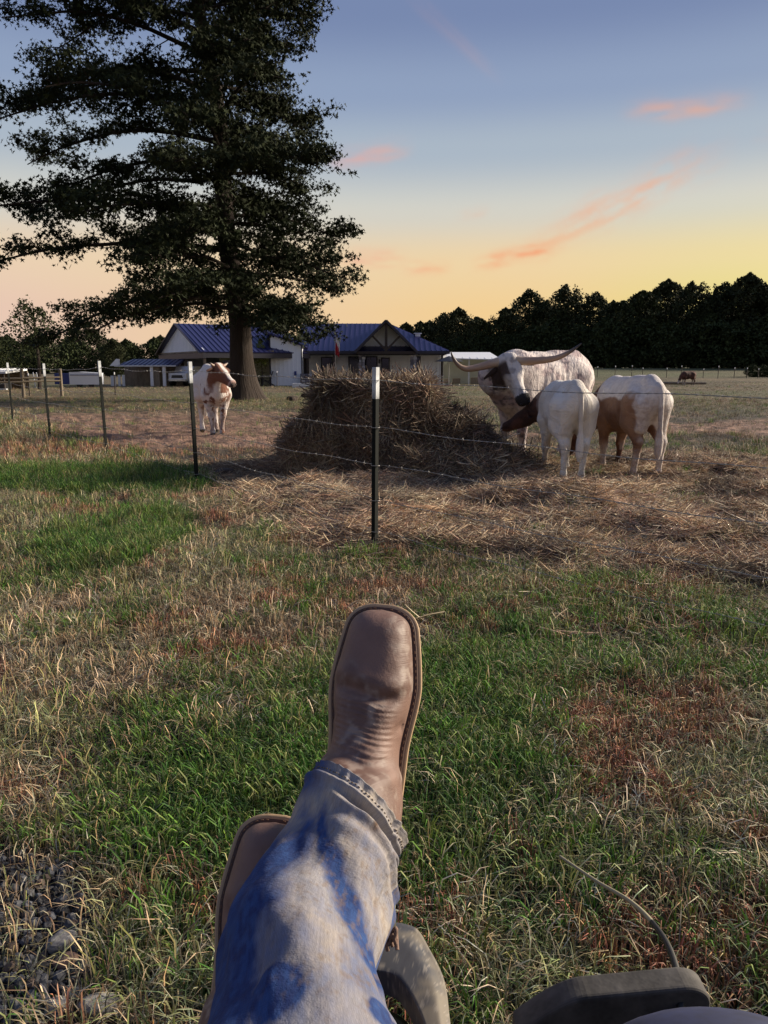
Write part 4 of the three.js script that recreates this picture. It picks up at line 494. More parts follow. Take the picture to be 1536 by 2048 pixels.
  rp('roof', V(-0.3, eY, hw), V(8.6, eY, hw), V(8.6, rY, 0), V(-0.3, rY, 0), 0.40); rp('roof', V(8.6, eY, -hw), V(-0.3, eY, -hw), V(-0.3, rY, 0), V(8.6, rY, 0), 0.40);
  { const g = ribbed([-hw + 0.3, hw - 0.3, eY - 0.05, x => eY + 0.02 + (rY - eY - 0.15) * (1 - Math.abs(x) / hw)], 0.35, 0); part('gable_siding', g.map(q => q.rotateY(-Math.PI / 2)), M.siding, w); }
  for (const s of [-1, 1]) part('barge_board', bar(V(-0.34, eY - 0.1, s * hw), V(-0.34, rY - 0.02, 0), 0.26, 0.06), M.trim, w); part('carport_beam', [box(0.2, 0.4, hw * 2, -0.05, eY - 0.28, 0), box(8.6, 0.36, 0.2, 4.2, eY - 0.26, hw - 0.15)], M.trim, w);
  for (const [x, z] of [[0, hw - 0.2], [0, 0.2], [0, -hw + 0.2], [8.3, hw - 0.2]]) part('carport_post', box(0.2, eY - 0.3, 0.2, x, (eY - 0.3) / 2, z), M.timber, w);
  part('back_wall', box(8.4, eY, 0.1, 4.3, eY / 2, -hw + 0.2), M.siding, w); part('end_wall', box(0.1, eY, hw * 2 - 0.4, 8.4, eY / 2, 0), M.siding, w); part('carport_ceiling', box(8.6, 0.06, hw * 2 - 0.3, 4.15, eY + 0.02, 0), M.wood, w);
}
{ // low annex with a blue awning at the left of the carport
  const o = thing('porch_annex', 'low annex with blue awning roof and pale posts left of the carport', 'shed', [-18.0, 0, -60]);
  roofPart('awning_roof', o, M.roof, V(-1.85, 1.55, 1.3), V(2.6, 1.55, 1.3), V(2.6, 2.02, -1.2), V(-1.5, 2.02, -1.2), 0.35); part('gable_end', poly([[-2.5, 1.50], [-1.75, 1.50], [-1.75, 2.0], [-1.98, 2.02]], 0.1, g => g.translate(0, 0, 1.1)), M.white, o); part('eave_board', box(4.6, 0.09, 0.06, 0.2, 1.50, 1.34), M.frame, o);
  for (const x of [0.62, 1.55]) part('porch_post', box(0.22, 1.5, 0.2, x, 0.75, 1.15), M.white, o); part('rear_wall', box(4.6, 1.55, 0.1, 0.1, 0.77, -1.2), M.wood, o); part('lattice_panel', box(0.42, 1.46, 0.06, 0.96, 0.73, 1.1), M.wood, o);
  const tr = (n, x, w, h) => part(n, [box(w, h, 0.06, x, h / 2, 1.0)], M.frame, o); tr('door_panel', -2.35, 0.38, 0.78); tr('door_panel', -1.9, 0.18, 0.84); tr('door_panel', -1.58, 0.2, 0.84);
}
{ // pickup under the carport
  const o = thing('white_pickup', 'white pickup parked under the dark carport', 'pickup', [-15.0, 0, -60.0], -0.35), paint = mat([0.62, 0.66, 0.72], 0.3);
  const side = new THREE.Shape([[-1.0, 0.42], [1.0, 0.42], [1.0, 0.92], [0.45, 0.98], [0.2, 1.42], [-0.45, 1.44], [-0.6, 0.98], [-1.0, 0.96]].map(p => new THREE.Vector2(p[0] * 1.3, p[1]))), g = new THREE.ExtrudeGeometry(side, { depth: 1.5, bevelEnabled: true, bevelSize: 0.05, bevelThickness: 0.05, bevelSegments: 2 }); g.translate(0, 0, -0.75); g.rotateY(-Math.PI / 2); part('cab_body', g, paint, o);
  part('windscreen', box(1.25, 0.36, 0.03, 0, 1.2, 0.43, 0, -0.62), M.glass, o); part('grille', box(1.0, 0.22, 0.04, 0, 0.72, 1.36), M.black, o); part('bumper', box(1.6, 0.14, 0.1, 0, 0.46, 1.4), M.steel, o); for (const s of [-1, 1]) { part('headlight', box(0.26, 0.14, 0.05, s * 0.6, 0.78, 1.36), M.frame, o); for (const z of [-0.85, 0.9]) { const t = new THREE.CylinderGeometry(0.34, 0.34, 0.22, 20); t.rotateZ(Math.PI / 2); t.translate(s * 0.72, 0.34, z); const wl = part('wheel', t, M.black, o), r = new THREE.CylinderGeometry(0.19, 0.19, 0.03, 16); r.rotateZ(Math.PI / 2); r.translate(s * 0.845, 0.34, z); part('rim', r, M.steel, wl); } }
}
{ // lawn chairs by the pale wall
  const make = (label, p, turn) => { const o = thing('lawn_chair', label, 'chair', p, turn, 'lawn chairs by the pale wall'), m = M.black; for (let i = 0; i < 5; i++) part('back_slat', box(0.10, 0.86, 0.025, -0.24 + i * 0.12, 0.72, -0.28, 0, -0.38), m, o); for (let i = 0; i < 4; i++) part('seat_slat', box(0.58, 0.03, 0.11, 0, 0.36 - i * 0.02 + 0.03, -0.02 + i * 0.12 - 0.06), m, o); for (const s of [-1, 1]) { part('leg', bar(V(s * 0.3, 0, 0.4), V(s * 0.3, 0.56, 0.36), 0.05, 0.1), m, o); part('leg', bar(V(s * 0.28, 0, -0.5), V(s * 0.28, 0.42, 0.2), 0.04, 0.1), m, o); part('arm_rest', box(0.12, 0.03, 0.75, s * 0.33, 0.575, 0.05), m, o); } return o; };
  make('dark lawn chair facing left in front of the pale siding wall', [-9.0, 0, -60.6], -1.3); make('dark lawn chair half hidden between the oak trunk and the sapling', [-10.0, 0, -60.9], 0.9);
}
{ // flag on its pole
  const o = thing('flag_pole', 'slim flag pole in front of the house porch', 'flag pole', [-3.72, 0, -60.2]); part('pole', rod(V(0, 0, 0), V(0, 4.7, 0), 0.03, 0.02, 8), M.steel, o); part('finial', new THREE.SphereGeometry(0.05, 10, 8).translate(0, 4.73, 0), M.steel, o);
  const pos = [], idx = [], cc = [], nx = 14, ny = 24; for (let j = 0; j <= ny; j++) for (let i = 0; i <= nx; i++) { const u = i / nx, v = j / ny, wdt = 0.10 + 0.42 * v * (0.75 + 0.25 * Math.sin(v * 5)); pos.push(0.03 + u * wdt + 0.04 * Math.sin(v * 4), 4.3 - 1.95 * v - 0.25 * u * u, 0.09 * Math.sin(u * 13 + v * 2.5) * (0.4 + 0.6 * v)); const t = u + 0.35 * v; cc.push(...(v < 0.3 ? [0.02, 0.03, 0.16] : v > 0.62 + 0.25 * (u - 0.4) ? [0.42, 0.025, 0.035] : [0.72, 0.70, 0.70])); } for (let j = 0; j < ny; j++) for (let i = 0; i < nx; i++) { const a = j * (nx + 1) + i; idx.push(a, a + nx + 1, a + 1, a + 1, a + nx + 1, a + nx + 2); }
  const g = new THREE.BufferGeometry(); g.setAttribute('position', new THREE.Float32BufferAttribute(pos, 3)); g.setAttribute('color', new THREE.Float32BufferAttribute(cc, 3)); g.setIndex(idx); g.computeVertexNormals(); g.translate(-3.72, 0, -60.2); solo('flag', g, new THREE.MeshStandardMaterial({ vertexColors: true, roughness: 0.85, side: THREE.DoubleSide }), 'red, white and blue flag hanging limp from the pole', 'flag');
}
{ // low stone planter wall, white trough, bush
  const o = thing('stone_planter', 'low dark stone planter wall beside the blue wing wall', 'planter', [-5.55, 0, -60.3]), r = rng(4); part('core', box(1.7, 0.92, 0.5, 0, 0.46, 0), M.stone[0], o); for (let y = 0; y < 4; y++) for (let k = 0; k < 6; k++) part('stone', box(0.2 + 0.09 * r(), 0.17 + 0.05 * r(), 0.08, -0.72 + k * 0.285 + (y % 2) * 0.06 + 0.03 * r(), 0.13 + y * 0.22, 0.26 + 0.02 * r()), M.stone[Math.floor(r() * 4)], o);
  const t = thing('white_trough', 'long white metal trough lying on the lawn left of the hay', 'trough', [-5.55, 0, -54.5]); for (let i = 0; i < 3; i++) part('side_rib', box(1.62, 0.07, 0.5, 0, 0.06 + i * 0.1, 0), M.white, t); part('trough_body', box(1.56, 0.27, 0.44, 0, 0.135, 0), M.siding, t);
  const b = kinds[4].clone(); b.name = numbered('shrub'); b.position.set(-4.75, 0, -55.2); b.scale.set(0.16, 0.17, 0.16); scene.add(b); tag(b, 'small rounded bush at the left edge of the hay near the trough', 'bush');
}
{ // white-roofed canopy to the right of the house
  const o = thing('white_canopy', 'white-roofed open canopy between the house and the longhorn', 'canopy', [6.6, 0, -66]); roofPart('canopy_roof', o, M.white, V(-2.2, 2.15, 2.3), V(2.9, 2.05, 2.3), V(2.4, 2.68, -1.2), V(-2.9, 2.68, -1.2), 0.6, 0.08, 0.03); for (const [x, z] of [[-2.1, 2.1], [0.3, 2.1], [2.7, 2.1], [-2.1, -1], [2.3, -1]]) part('canopy_post', box(0.1, 2.1, 0.1, x, 1.05, z), M.frame, o); part('rear_wall', box(4.8, 2.2, 0.08, 0, 1.1, -1.1), mat([0.40, 0.42, 0.38], 0.7), o); for (const x of [-1.5, -0.6, 0.9, 1.9]) part('crate', box(0.6, 0.5 + 0.1 * x, 0.5, x, 0.3, 1.0), M.wood, o);
  const p = thing('patio_umbrella', 'closed-in dark patio parasol at the right corner of the house', 'parasol', [5.0, 0, -60.6]), c = new THREE.ConeGeometry(1.15, 0.42, 8); c.translate(0, 2.05, 0); part('canopy', c, M.black, p); part('pole', rod(V(0, 0, 0), V(0, 2.2, 0), 0.03), M.steel, p); part('base', new THREE.CylinderGeometry(0.25, 0.28, 0.1, 14).translate(0, 0.05, 0), M.black, p);
}
{ // left background: shed, rail fence, trailer, board
  const o = thing('open_shed', 'low open shed with a white flat roof at the left picture edge', 'shed', [-26.4, 0, -50]); roofPart('shed_roof', o, M.white, V(-4, 1.12, 1.6), V(3.1, 1.12, 1.6), V(2.9, 1.3, -1.8), V(-4, 1.3, -1.8), 0.5, 0.12, 0.03); for (const [x, z] of [[-1.2, 1.3], [0.9, 1.3], [2.8, 1.3], [2.8, -1.5]]) part('shed_post', box(0.12, 1.1, 0.12, x, 0.5, z), M.timber, o); part('back_wall', box(7, 1.15, 0.1, -0.5, 0.57, -1.6), M.wood, o); part('stored_bin', [box(1.0, 0.7, 0.8, -0.4, 0.35, 0.2), box(1.5, 0.5, 0.8, 1.7, 0.25, 0)], M.black, o); part('skid', box(6, 0.08, 0.2, 0, 0.04, 1.4), M.frame, o);
  const f = thing('rail_fence', 'weathered wooden two-rail fence behind the left fence posts', 'fence', [0, 0, 0]); for (const [x, z] of [[-16.5, -35.8], [-15.2, -36.9], [-20.6, -33.0]]) part('post', rod(V(x, -0.2, z), V(x, 1.30, z), 0.075, 0.07, 10), M.wood, f); for (const y of [0.86, 0.70]) { part('rail', rod(V(-16.5, y + 0.02, -35.74), V(-15.2, y + 0.04, -36.84), 0.045, 0.04, 8), M.wood, f); part('rail', rod(V(-20.6, y, -33.0), V(-16.5, y, -35.74), 0.045, 0.045, 8), M.wood, f); }
  const t = thing('cargo_trailer', 'small white cargo trailer with a blue front behind the rail fence', 'trailer', [-22.0, 0, -55.0], 0.12); part('box_body', poly([[-0.05, 0.2], [2.0, 0.2], [2.0, 1.0], [0.6, 1.08], [-0.05, 1.06]], 1.2, g => g.translate(0, 0, -1.2)), M.siding, t); part('trim_band', box(2.0, 0.05, 0.03, 1.0, 0.86, 0.015), M.blue, t); part('blue_front', box(1.0, 0.76, 1.1, -0.56, 0.6, -0.6), M.blue, t); for (const x of [0.6, 1.4]) { const c = new THREE.CylinderGeometry(0.2, 0.2, 0.14, 16); c.rotateX(Math.PI / 2); c.translate(x, 0.2, -0.08); part('wheel', c, M.black, t); }
  const a = thing('white_ladder', 'white leaning ladder beside the blue trailer front', 'ladder', [-24.1, 0, -54.6], 0.1); for (const s of [-1, 1]) part('rail', bar(V(s * 0.14, 0, 0.15 + s * 0.02), V(s * 0.11 - 0.2, 1.05, -0.1), 0.05, 0.04), M.frame, a); for (let i = 1; i < 4; i++) part('rung', bar(V(-0.14 - i * 0.05, i * 0.25, 0.1 - i * 0.05), V(0.14 - i * 0.05, i * 0.25, 0.1 - i * 0.05), 0.03, 0.03), M.frame, a);
}
{ // thin far posts, and the pasture fence to the right with a log
  const mk = (x, z, h, label, grp) => { const o = thing('thin_post', label, 'fence post', [x, groundY(x, z), z], 0, grp); part('shaft', rod(V(0, -0.2, 0), V(0.01, h - 0.12, 0), 0.03, 0.028, 6), M.timber, o); part('cap', rod(V(0.01, h - 0.12, 0), V(0.01, h, 0), 0.032, 0.032, 6), M.white, o); };
  mk(-13.4, -39, 1.12, 'thin post on the lawn below the blue awning', 'thin posts near the house'); mk(-17.0, -37.5, 1.1, 'thin post on the lawn right of the rail fence', 'thin posts near the house'); mk(-7.3, -53.5, 1.15, 'thin post in front of the blue wing wall', 'thin posts near the house');
  const xs = [19.0, 20.5, 21.9, 22.8, 24.8, 26.0, 27.8, 29.0, 30.3, 31.3, 32.2, 33.4, 35.0], words = ['first', 'second', 'third', 'fourth', 'fifth', 'sixth', 'seventh', 'eighth', 'ninth', 'tenth', 'eleventh', 'twelfth', 'thirteenth']; xs.forEach((x, i) => mk(x, -70 + 0.18 * (x - 19), 0.75 + 0.3 * hash3(i, 3, 1), words[i] + ' thin post from the left in the far pasture fence', 'posts of the far pasture fence'));
  const z0 = -56.5, g = tube([V(19.4, groundY(19.4, z0) + 0.1, z0), V(21, groundY(21, z0) + 0.1, z0 + 0.1), V(23.2, groundY(23, z0) + 0.09, z0)], 1, 16, 8, t => 0.12 - 0.04 * t); solo('fallen_log', g, M.wood, 'pale log lying on the grass under the grazing calf', 'log');
  const r = rng(17); for (let i = 0; i < 6; i++) { const x = 33 + i * 1.1, z = -71 + r(); plantTree(4, x, z, 0.26 + 0.06 * r(), r() * 6, 'shrub', 'weedy bush along the far pasture fence, ' + ['first', 'second', 'third', 'fourth', 'fifth', 'sixth'][i] + ' from the left', 'weeds along the far fence', 0.8); }
}
{ // lumps of dung and clods on the lawn by the oak
  const r = rng(61), g = new THREE.IcosahedronGeometry(0.16, 2), p = g.attributes.position; for (let i = 0; i < p.count; i++) { const k = 0.75 + 0.5 * noise3(p.getX(i) * 9 + 3, p.getY(i) * 9, p.getZ(i) * 9); p.setXYZ(i, p.getX(i) * k, p.getY(i) * k * 0.55, p.getZ(i) * k); } g.computeVertexNormals(); const m = mat([0.045, 0.032, 0.024], 0.95);
  [[-3.7, -31.5, 1.6, 'dark clod on the lawn right of the oak, the nearer one'], [-3.6, -36, 1.5, 'dark clod on the lawn right of the oak, the farther one'], [-1.95, -9.4, 0.75, 'dark clod in the straw left of the hay'], [-3.05, -10.5, 0.7, 'dark clod just left of the second white-topped post']].forEach(([x, z, s, label]) => { const o = solo('clod', g, m, label, 'clod', 'dark clods on the ground'); o.position.set(x, groundY(x, z) + 0.04 * s, z); o.rotation.y = r() * 6; o.scale.setScalar(s); });
}
console.log('house');

// ---------------------------------------------------------------- gravel at the lower left
{
  const rand = rng(19), g = new THREE.IcosahedronGeometry(1, 1), p = g.attributes.position, list = []; for (let i = 0; i < p.count; i++) { const k = 0.72 + 0.55 * hash3(Math.round(p.getX(i) * 40), Math.round(p.getY(i) * 40), Math.round(p.getZ(i) * 40)); p.setXYZ(i, p.getX(i) * k, p.getY(i) * k * 0.7, p.getZ(i) * k * 0.85); } g.computeVertexNormals();
  for (let i = 0; i < 16000; i++) { const x = -2.4 + rand() * 2.1, z = -0.6 - rand() * 1.7, q = zone(x, z); if (q.gravel < 0.3 + 0.6 * rand() && rand() > 0.012) continue; const s = 0.005 + 0.013 * rand() ** 2, v = 0.03 + 0.09 * rand() ** 2, t = rand(); list.push([x, groundY(x, z) + s * 0.5, z, rand() * 6.28, s, 1, v * (t > 0.9 ? 1.4 : 0.96), v, v * (t > 0.9 ? 0.8 : 1.12), rand() * 3, rand() * 3]); }
  scatter('gravel', 'grey blue gravel spilling into the grass at the lower left', 'gravel', g, new THREE.MeshStandardMaterial({ roughness: 0.9, flatShading: true }), list);
  const sg = new THREE.IcosahedronGeometry(0.032, 3), sp = sg.attributes.position; for (let i = 0; i < sp.count; i++) { const x = sp.getX(i), y = sp.getY(i), z = sp.getZ(i), k = 0.7 + 0.5 * noise3(x * 40 + 5, y * 40, z * 40) + 0.1 * noise3(x * 160, y * 160, z * 160); sp.setXYZ(i, x * k * 1.25, y * k * 0.8, z * k); } sg.computeVertexNormals();
  const sm2 = mat([0.32, 0.31, 0.30], 0.9, { map: fineGrain });
  [[-0.585, -1.365, 1, 0.4, 'pale grey stone largest at the bottom edge beside the dark gravel'], [-0.665, -1.36, 0.72, 2.0, 'smaller pale stone at the bottom edge left of the largest stone'], [-0.74, -1.56, 0.95, 1.1, 'rough grey stone in the middle of the gravel'], [-0.70, -1.50, 0.7, 3.1, 'reddish stone lying among the gravel under a dry stalk']].forEach(([x, z, s, t, l], i) => { const o = solo('stone', sg, i === 3 ? mat([0.20, 0.12, 0.09], 0.9) : sm2, l, 'stone', 'larger stones in the gravel'); o.position.set(x, groundY(x, z) + 0.016 * s, z); o.rotation.y = t; o.scale.setScalar(s); });
}

// ---------------------------------------------------------------- the person: crossed legs in jeans and square-toed boots
const leatherColor = (x, y, z) => { const n = fbm3(x * 30, y * 30, z * 30, 4), m = fbm3(x * 110, y * 110, z * 110, 2); return mix3(mix3([0.185, 0.108, 0.082], [0.120, 0.066, 0.050], step(0.3, 0.7, n)), [0.27, 0.21, 0.175], 0.75 * step(0.42, 0.72, m) * step(0.42, 0.66, n)); };
const leatherBump = bumpGrain.clone(); leatherBump.repeat.set(9, 9); leatherBump.needsUpdate = true;
const leather = new THREE.MeshStandardMaterial({ vertexColors: true, roughness: 0.6, bumpMap: leatherBump, bumpScale: 0.00022 }), weltMat = mat([0.070, 0.034, 0.022], 0.6), soleMat = mat([0.42, 0.285, 0.165], 0.65), outsoleMat = mat([0.03, 0.022, 0.018], 0.8), threadMat = mat([0.15, 0.08, 0.045], 0.8);
const footW = y => { const k = y > 0.2 ? lerp(0.0475, 0.0345, Math.pow(clamp((y - 0.2) / 0.085), 1.3)) : y > 0.12 ? lerp(0.039, 0.0475, sm((y - 0.12) / 0.08)) : lerp(0.036, 0.039, clamp(y / 0.12)), toe = y > 0.262 ? Math.pow(Math.max(0, 1 - ((y - 0.262) / 0.028) ** 3.2), 1 / 2.4) : 1, heel = y < 0.03 ? Math.sqrt(Math.max(0, 1 - ((0.03 - y) / 0.036) ** 2)) : 1; return k * toe * heel; };
const footH = y => { const k = y > 0.24 ? lerp(0.052, 0.043, (y - 0.24) / 0.05) : y > 0.16 ? lerp(0.066, 0.052, (y - 0.16) / 0.08) : lerp(0.12, 0.066, sm(clamp((y - 0.04) / 0.12))), toe = y > 0.255 ? Math.pow(Math.max(0, 1 - ((y - 0.255) / 0.036) ** 2.6), 1 / 2.2) : 1; return k * toe; };
const bootUpper = (() => {
  const f = (x, y, z) => { const w = Math.max(0.002, footW(y)), h = Math.max(0.002, footH(y)); let d; if (y > 0.292 || y < -0.008) d = 0.02 + Math.max(y - 0.292, -0.008 - y, 0); else { const e = 2.7, q = Math.pow(Math.pow(Math.abs(x) / w, e) + Math.pow(Math.max(0, z + 0.004) / h, e), 1 / e); d = (q - 1) * Math.min(w, h) * 0.85; }
    d = Math.max(d, -z - 0.003); const ax = [0, 0.058, 0.045], bx = [0, -0.055, 0.27], bax = [0, -0.113, 0.225], l = bax[1] ** 2 + bax[2] ** 2; let t = ((y - ax[1]) * bax[1] + (z - ax[2]) * bax[2]) / l; t = clamp(t); const r = lerp(0.043, 0.054, t), dd = Math.hypot(x, y - ax[1] - bax[1] * t, z - ax[2] - bax[2] * t) - r; return Math.max(smin(d, dd, 0.05), -z - 0.003); };
  const g = surfaceNets(f, [-0.075, -0.13, -0.012], [0.075, 0.305, 0.30], 0.0021), p = g.attributes.position, n = g.attributes.normal;
  for (let i = 0; i < p.count; i++) { // creases where the toes bend
    const x = p.getX(i), y = p.getY(i), z = p.getZ(i); if (z < 0.012) continue; const up = clamp(n.getZ(i) * 1.3 + 0.1), arc = y - 1.9 * x * x + 0.06 * x + 0.003 * Math.sin(x * 70), zone = step(0.112, 0.128, arc) * (1 - step(0.172, 0.186, arc)) * (1 - step(0.026, 0.042, Math.abs(x)));
    let d = 0.00105 * zone * up * (Math.sin(arc * 6.283 / 0.0062 + 3.6 * noise2(x * 45, y * 40) + 9 * x * (noise2(y * 60, 3) - 0.5)) * (0.15 + 1.5 * noise2(x * 50 + 9, y * 120)));
    d -= 0.0060 * up * Math.exp(-(((arc - 0.186) / 0.0075) ** 2)) * (1 - step(0.028, 0.046, Math.abs(x))); d += 0.0024 * up * Math.exp(-(((arc - 0.203) / 0.010) ** 2)); d -= 0.0040 * up * Math.exp(-(((arc - 0.115) / 0.009) ** 2)) * (1 - step(0.03, 0.05, Math.abs(x))); d += 0.0022 * Math.exp(-(((arc - 0.098) / 0.010) ** 2));
    d += 0.0022 * (fbm3(x * 34, y * 34, z * 34, 3) - 0.5); d -= 0.0024 * Math.exp(-(((arc - 0.155 + 0.35 * Math.abs(Math.abs(x) - 0.045)) / 0.006) ** 2)) * step(0.03, 0.042, Math.abs(x));
    p.setXYZ(i, x + n.getX(i) * d, y + n.getY(i) * d, z + n.getZ(i) * d);
  }
  { const uv = new Float32Array(p.count * 2); for (let i = 0; i < p.count; i++) { uv[2 * i] = p.getX(i) * 4 + p.getZ(i) * 2; uv[2 * i + 1] = p.getY(i) * 4 + p.getZ(i); } g.setAttribute('uv', new THREE.BufferAttribute(uv, 2)); }
  g.computeVertexNormals(); return colorize(g, leatherColor);
})();
function outline(grow, from = -0.006) { const R = [], L = [], end = 0.2895; for (let i = 0; i <= 90; i++) { const t = i / 90, y = lerp(from, end, t < 0.75 ? t * 0.86 / 0.75 : 0.86 + 0.14 * Math.sqrt((t - 0.75) / 0.25)), w = footW(Math.min(y, 0.2898)) ; R.push([w, y]); L.push([-w, y]); } const pts = [...R, ...L.reverse()], out = []; for (let i = 0; i < pts.length; i++) { const a = pts[(i + pts.length - 1) % pts.length], b = pts[(i + 1) % pts.length], dx = b[0] - a[0], dy = b[1] - a[1], l = Math.hypot(dx, dy) || 1; out.push([pts[i][0] + dy / l * grow, pts[i][1] - dx / l * grow]); } return out; }
function slab(pts, z0, z1, bevel) { const s = new THREE.Shape(pts.map(p => new THREE.Vector2(...p))), g = new THREE.ExtrudeGeometry(s, { depth: z1 - z0 - 2 * bevel, bevelEnabled: true, bevelSize: bevel, bevelThickness: bevel, bevelOffset: -bevel, bevelSegments: 2 }); g.translate(0, 0, z0 + bevel); return g; }
function makeBoot(label) {
  const b = new THREE.Group(); b.name = 'boot'; b.userData.label = label; part('upper', bootUpper, leather, b); part('welt', slab(outline(0.0052), -0.005, 0.0012, 0.001), weltMat, b); part('midsole', slab(outline(0.0100), -0.0105, -0.0035, 0.0022), soleMat, b); part('outsole', slab(outline(0.0088), -0.0165, -0.0105, 0.001), outsoleMat, b);
  part('heel', slab(outline(0.006).filter(q => q[1] < 0.075), -0.045, -0.0166, 0.002), outsoleMat, b);
  const o = outline(0.0030), st = []; let acc = 0; for (let i = 1; i < o.length; i++) { const a = o[i - 1], c = o[i], l = Math.hypot(c[0] - a[0], c[1] - a[1]); acc += l; if (acc > 0.0052 && a[1] > 0.04) { acc = 0; const g = new THREE.CapsuleGeometry(0.0007, 0.0026, 2, 5); g.rotateZ(Math.atan2(c[1] - a[1], c[0] - a[0]) - Math.PI / 2); g.translate(c[0], c[1], 0.0015); st.push(g); } } part('welt_stitches', st, threadMat, b).userData.kind = 'stuff';
  return b;
}
function placeBoot(b, toe, u, n, parent) { u.normalize(); const x = u.clone().cross(n).normalize(), z = x.clone().cross(u).normalize(), m = new THREE.Matrix4().makeBasis(x, u, z), o = toe.clone().addScaledVector(u, -0.29).addScaledVector(z, -0.022); m.setPosition(o); b.applyMatrix4(m); parent.add(b); return (lx, ly, lz) => V(lx, ly, lz).applyMatrix4(m); }
{
  const o = thing('person', 'person seated in dusty blue jeans with square-toed brown boots crossed in front', 'person', [0, 0, 0]);
  const right = makeBoot('brown square-toed leather boot pointing up over the grass'), inRight = placeBoot(right, V(-0.004, 1.012, -0.908), V(0.115, 0.90, -0.43), V(-0.13, 0.40, 0.90), o);
  const left = makeBoot('second boot tucked under the denim leg at the left'), inLeft = placeBoot(left, V(-0.132, 0.765, -0.845), V(0.085, 0.83, -0.56), V(0.05, 0.57, 0.82), o);
  { const th = tube([inRight(-0.012, 0.288, 0.026), inRight(-0.0105, 0.280, 0.0475), inRight(-0.0115, 0.268, 0.0505), inRight(-0.0135, 0.258, 0.0515)], 0.0006, 16, 5); part('loose_thread', th, threadMat, right); }
  // denim: dust over indigo; the blue side and stripe also hold painted fold shade
  const S = 1024, px = new Uint8Array(S * S * 4), enc = c => 255 * (c <= 0.0031308 ? c * 12.92 : 1.055 * c ** (1 / 2.4) - 0.055);
  for (let j = 0; j < S; j++) for (let i = 0; i < S; i++) {
    const u = j / S * 2.2, th = -Math.PI / 2 + 2 * Math.PI * (i / S), q = Math.cos(th), front = Math.sin(th) > -0.1 ? 1 : 0, e = fbm2(u * 9 + 3, q * 5 + th, 4) - 0.5, e2 = fbm2(u * 30, q * 20 + th * 3, 3) - 0.5, ee = e * 0.5 + e2 * 0.16;
    const qs = u < 0.45 ? lerp(-0.44, 0.16, clamp((u - 0.17) / 0.28)) : u < 0.66 ? lerp(0.16, 0.60, (u - 0.45) / 0.21) : lerp(0.60, 0.95, clamp((u - 0.66) / 0.3)), wd = 0.11 + 0.10 * step(0.2, 0.6, u), lim = lerp(-0.05, -0.30, step(0.55, 1.1, u));
    let blue = Math.max(step(0.16, -0.34, q - lim + ee * 0.9) * step(0.18, 0.42, u + ee * 0.4), 0.85 * step(-0.3, -0.8, q + ee * 0.5) * (1 - step(0.12, 0.22, u)), step(1.5, 0.25, Math.abs(q - qs + ee * 0.35) / wd) * step(0.1, 0.34, u + ee * 0.2) * (1 - step(0.9, 1.05, u)), step(0.35, 0.8, 1.25 * Math.exp(-(((u - 1.12) / 0.085) ** 2) - ((q + 0.16 + 0.3 * e) / 0.36) ** 2) + ee * 1.1), step(0.35, 0.75, Math.exp(-(((u - 1.12) / 0.06) ** 2) - ((q - 0.80) / 0.16) ** 2) + ee * 0.6), front ? 0 : 0.8);
    blue = Math.max(blue, 0.3 * step(0.5, 0.8, fbm2(u * 4 + 70, th * 1.6, 4)));
    const weave = 0.84 + 0.2 * hash3(i, j >> 3, 5) + 0.16 * hash3(i >> 1, j >> 5, 8) - 0.1 * (((i + (j >> 1)) % 4) < 2 ? 1 : 0), dustC = mix3([0.36, 0.315, 0.26], [0.26, 0.25, 0.255], clamp(0.5 + e * 2.2)), den = mix3([0.005, 0.022, 0.105], [0.016, 0.055, 0.18], clamp(0.5 + e2 * 2));
    let c = mix3(dustC, den, clamp(blue * 0.94 + 0.10 + 0.22 * step(0.5, 1.1, u) + 0.25 * e2)); const dirt = step(0.50, 0.82, fbm2(u * 34 + 9, th * 13, 4)) * step(0.02, 0.3, u) * 0.5 * step(-0.5, 0.2, q); c = mix3(c, [0.15, 0.10, 0.06], dirt);
    const stain = Math.exp(-(((u - 0.20 - 0.1 * (q - 0.5)) / 0.035) ** 2) - ((q - 0.58) / 0.09) ** 2) * (0.6 + e2 * 2); c = mix3(c, [0.11, 0.055, 0.022], clamp(stain)); 
    const k = (j * S + i) * 4; px[k] = enc(c[0] * weave); px[k + 1] = enc(c[1] * weave); px[k + 2] = enc(c[2] * weave); px[k + 3] = 255;
  }
  const dt = new THREE.DataTexture(px, S, S); dt.colorSpace = THREE.SRGBColorSpace; dt.magFilter = THREE.LinearFilter; dt.wrapS = dt.wrapT = THREE.RepeatWrapping; dt.needsUpdate = true; const wb = bumpGrain.clone(); wb.repeat.set(5, 10); wb.needsUpdate = true;
  const denim = new THREE.MeshPhysicalMaterial({ map: dt, bumpMap: wb, bumpScale: 0.0004, roughness: 0.92, });
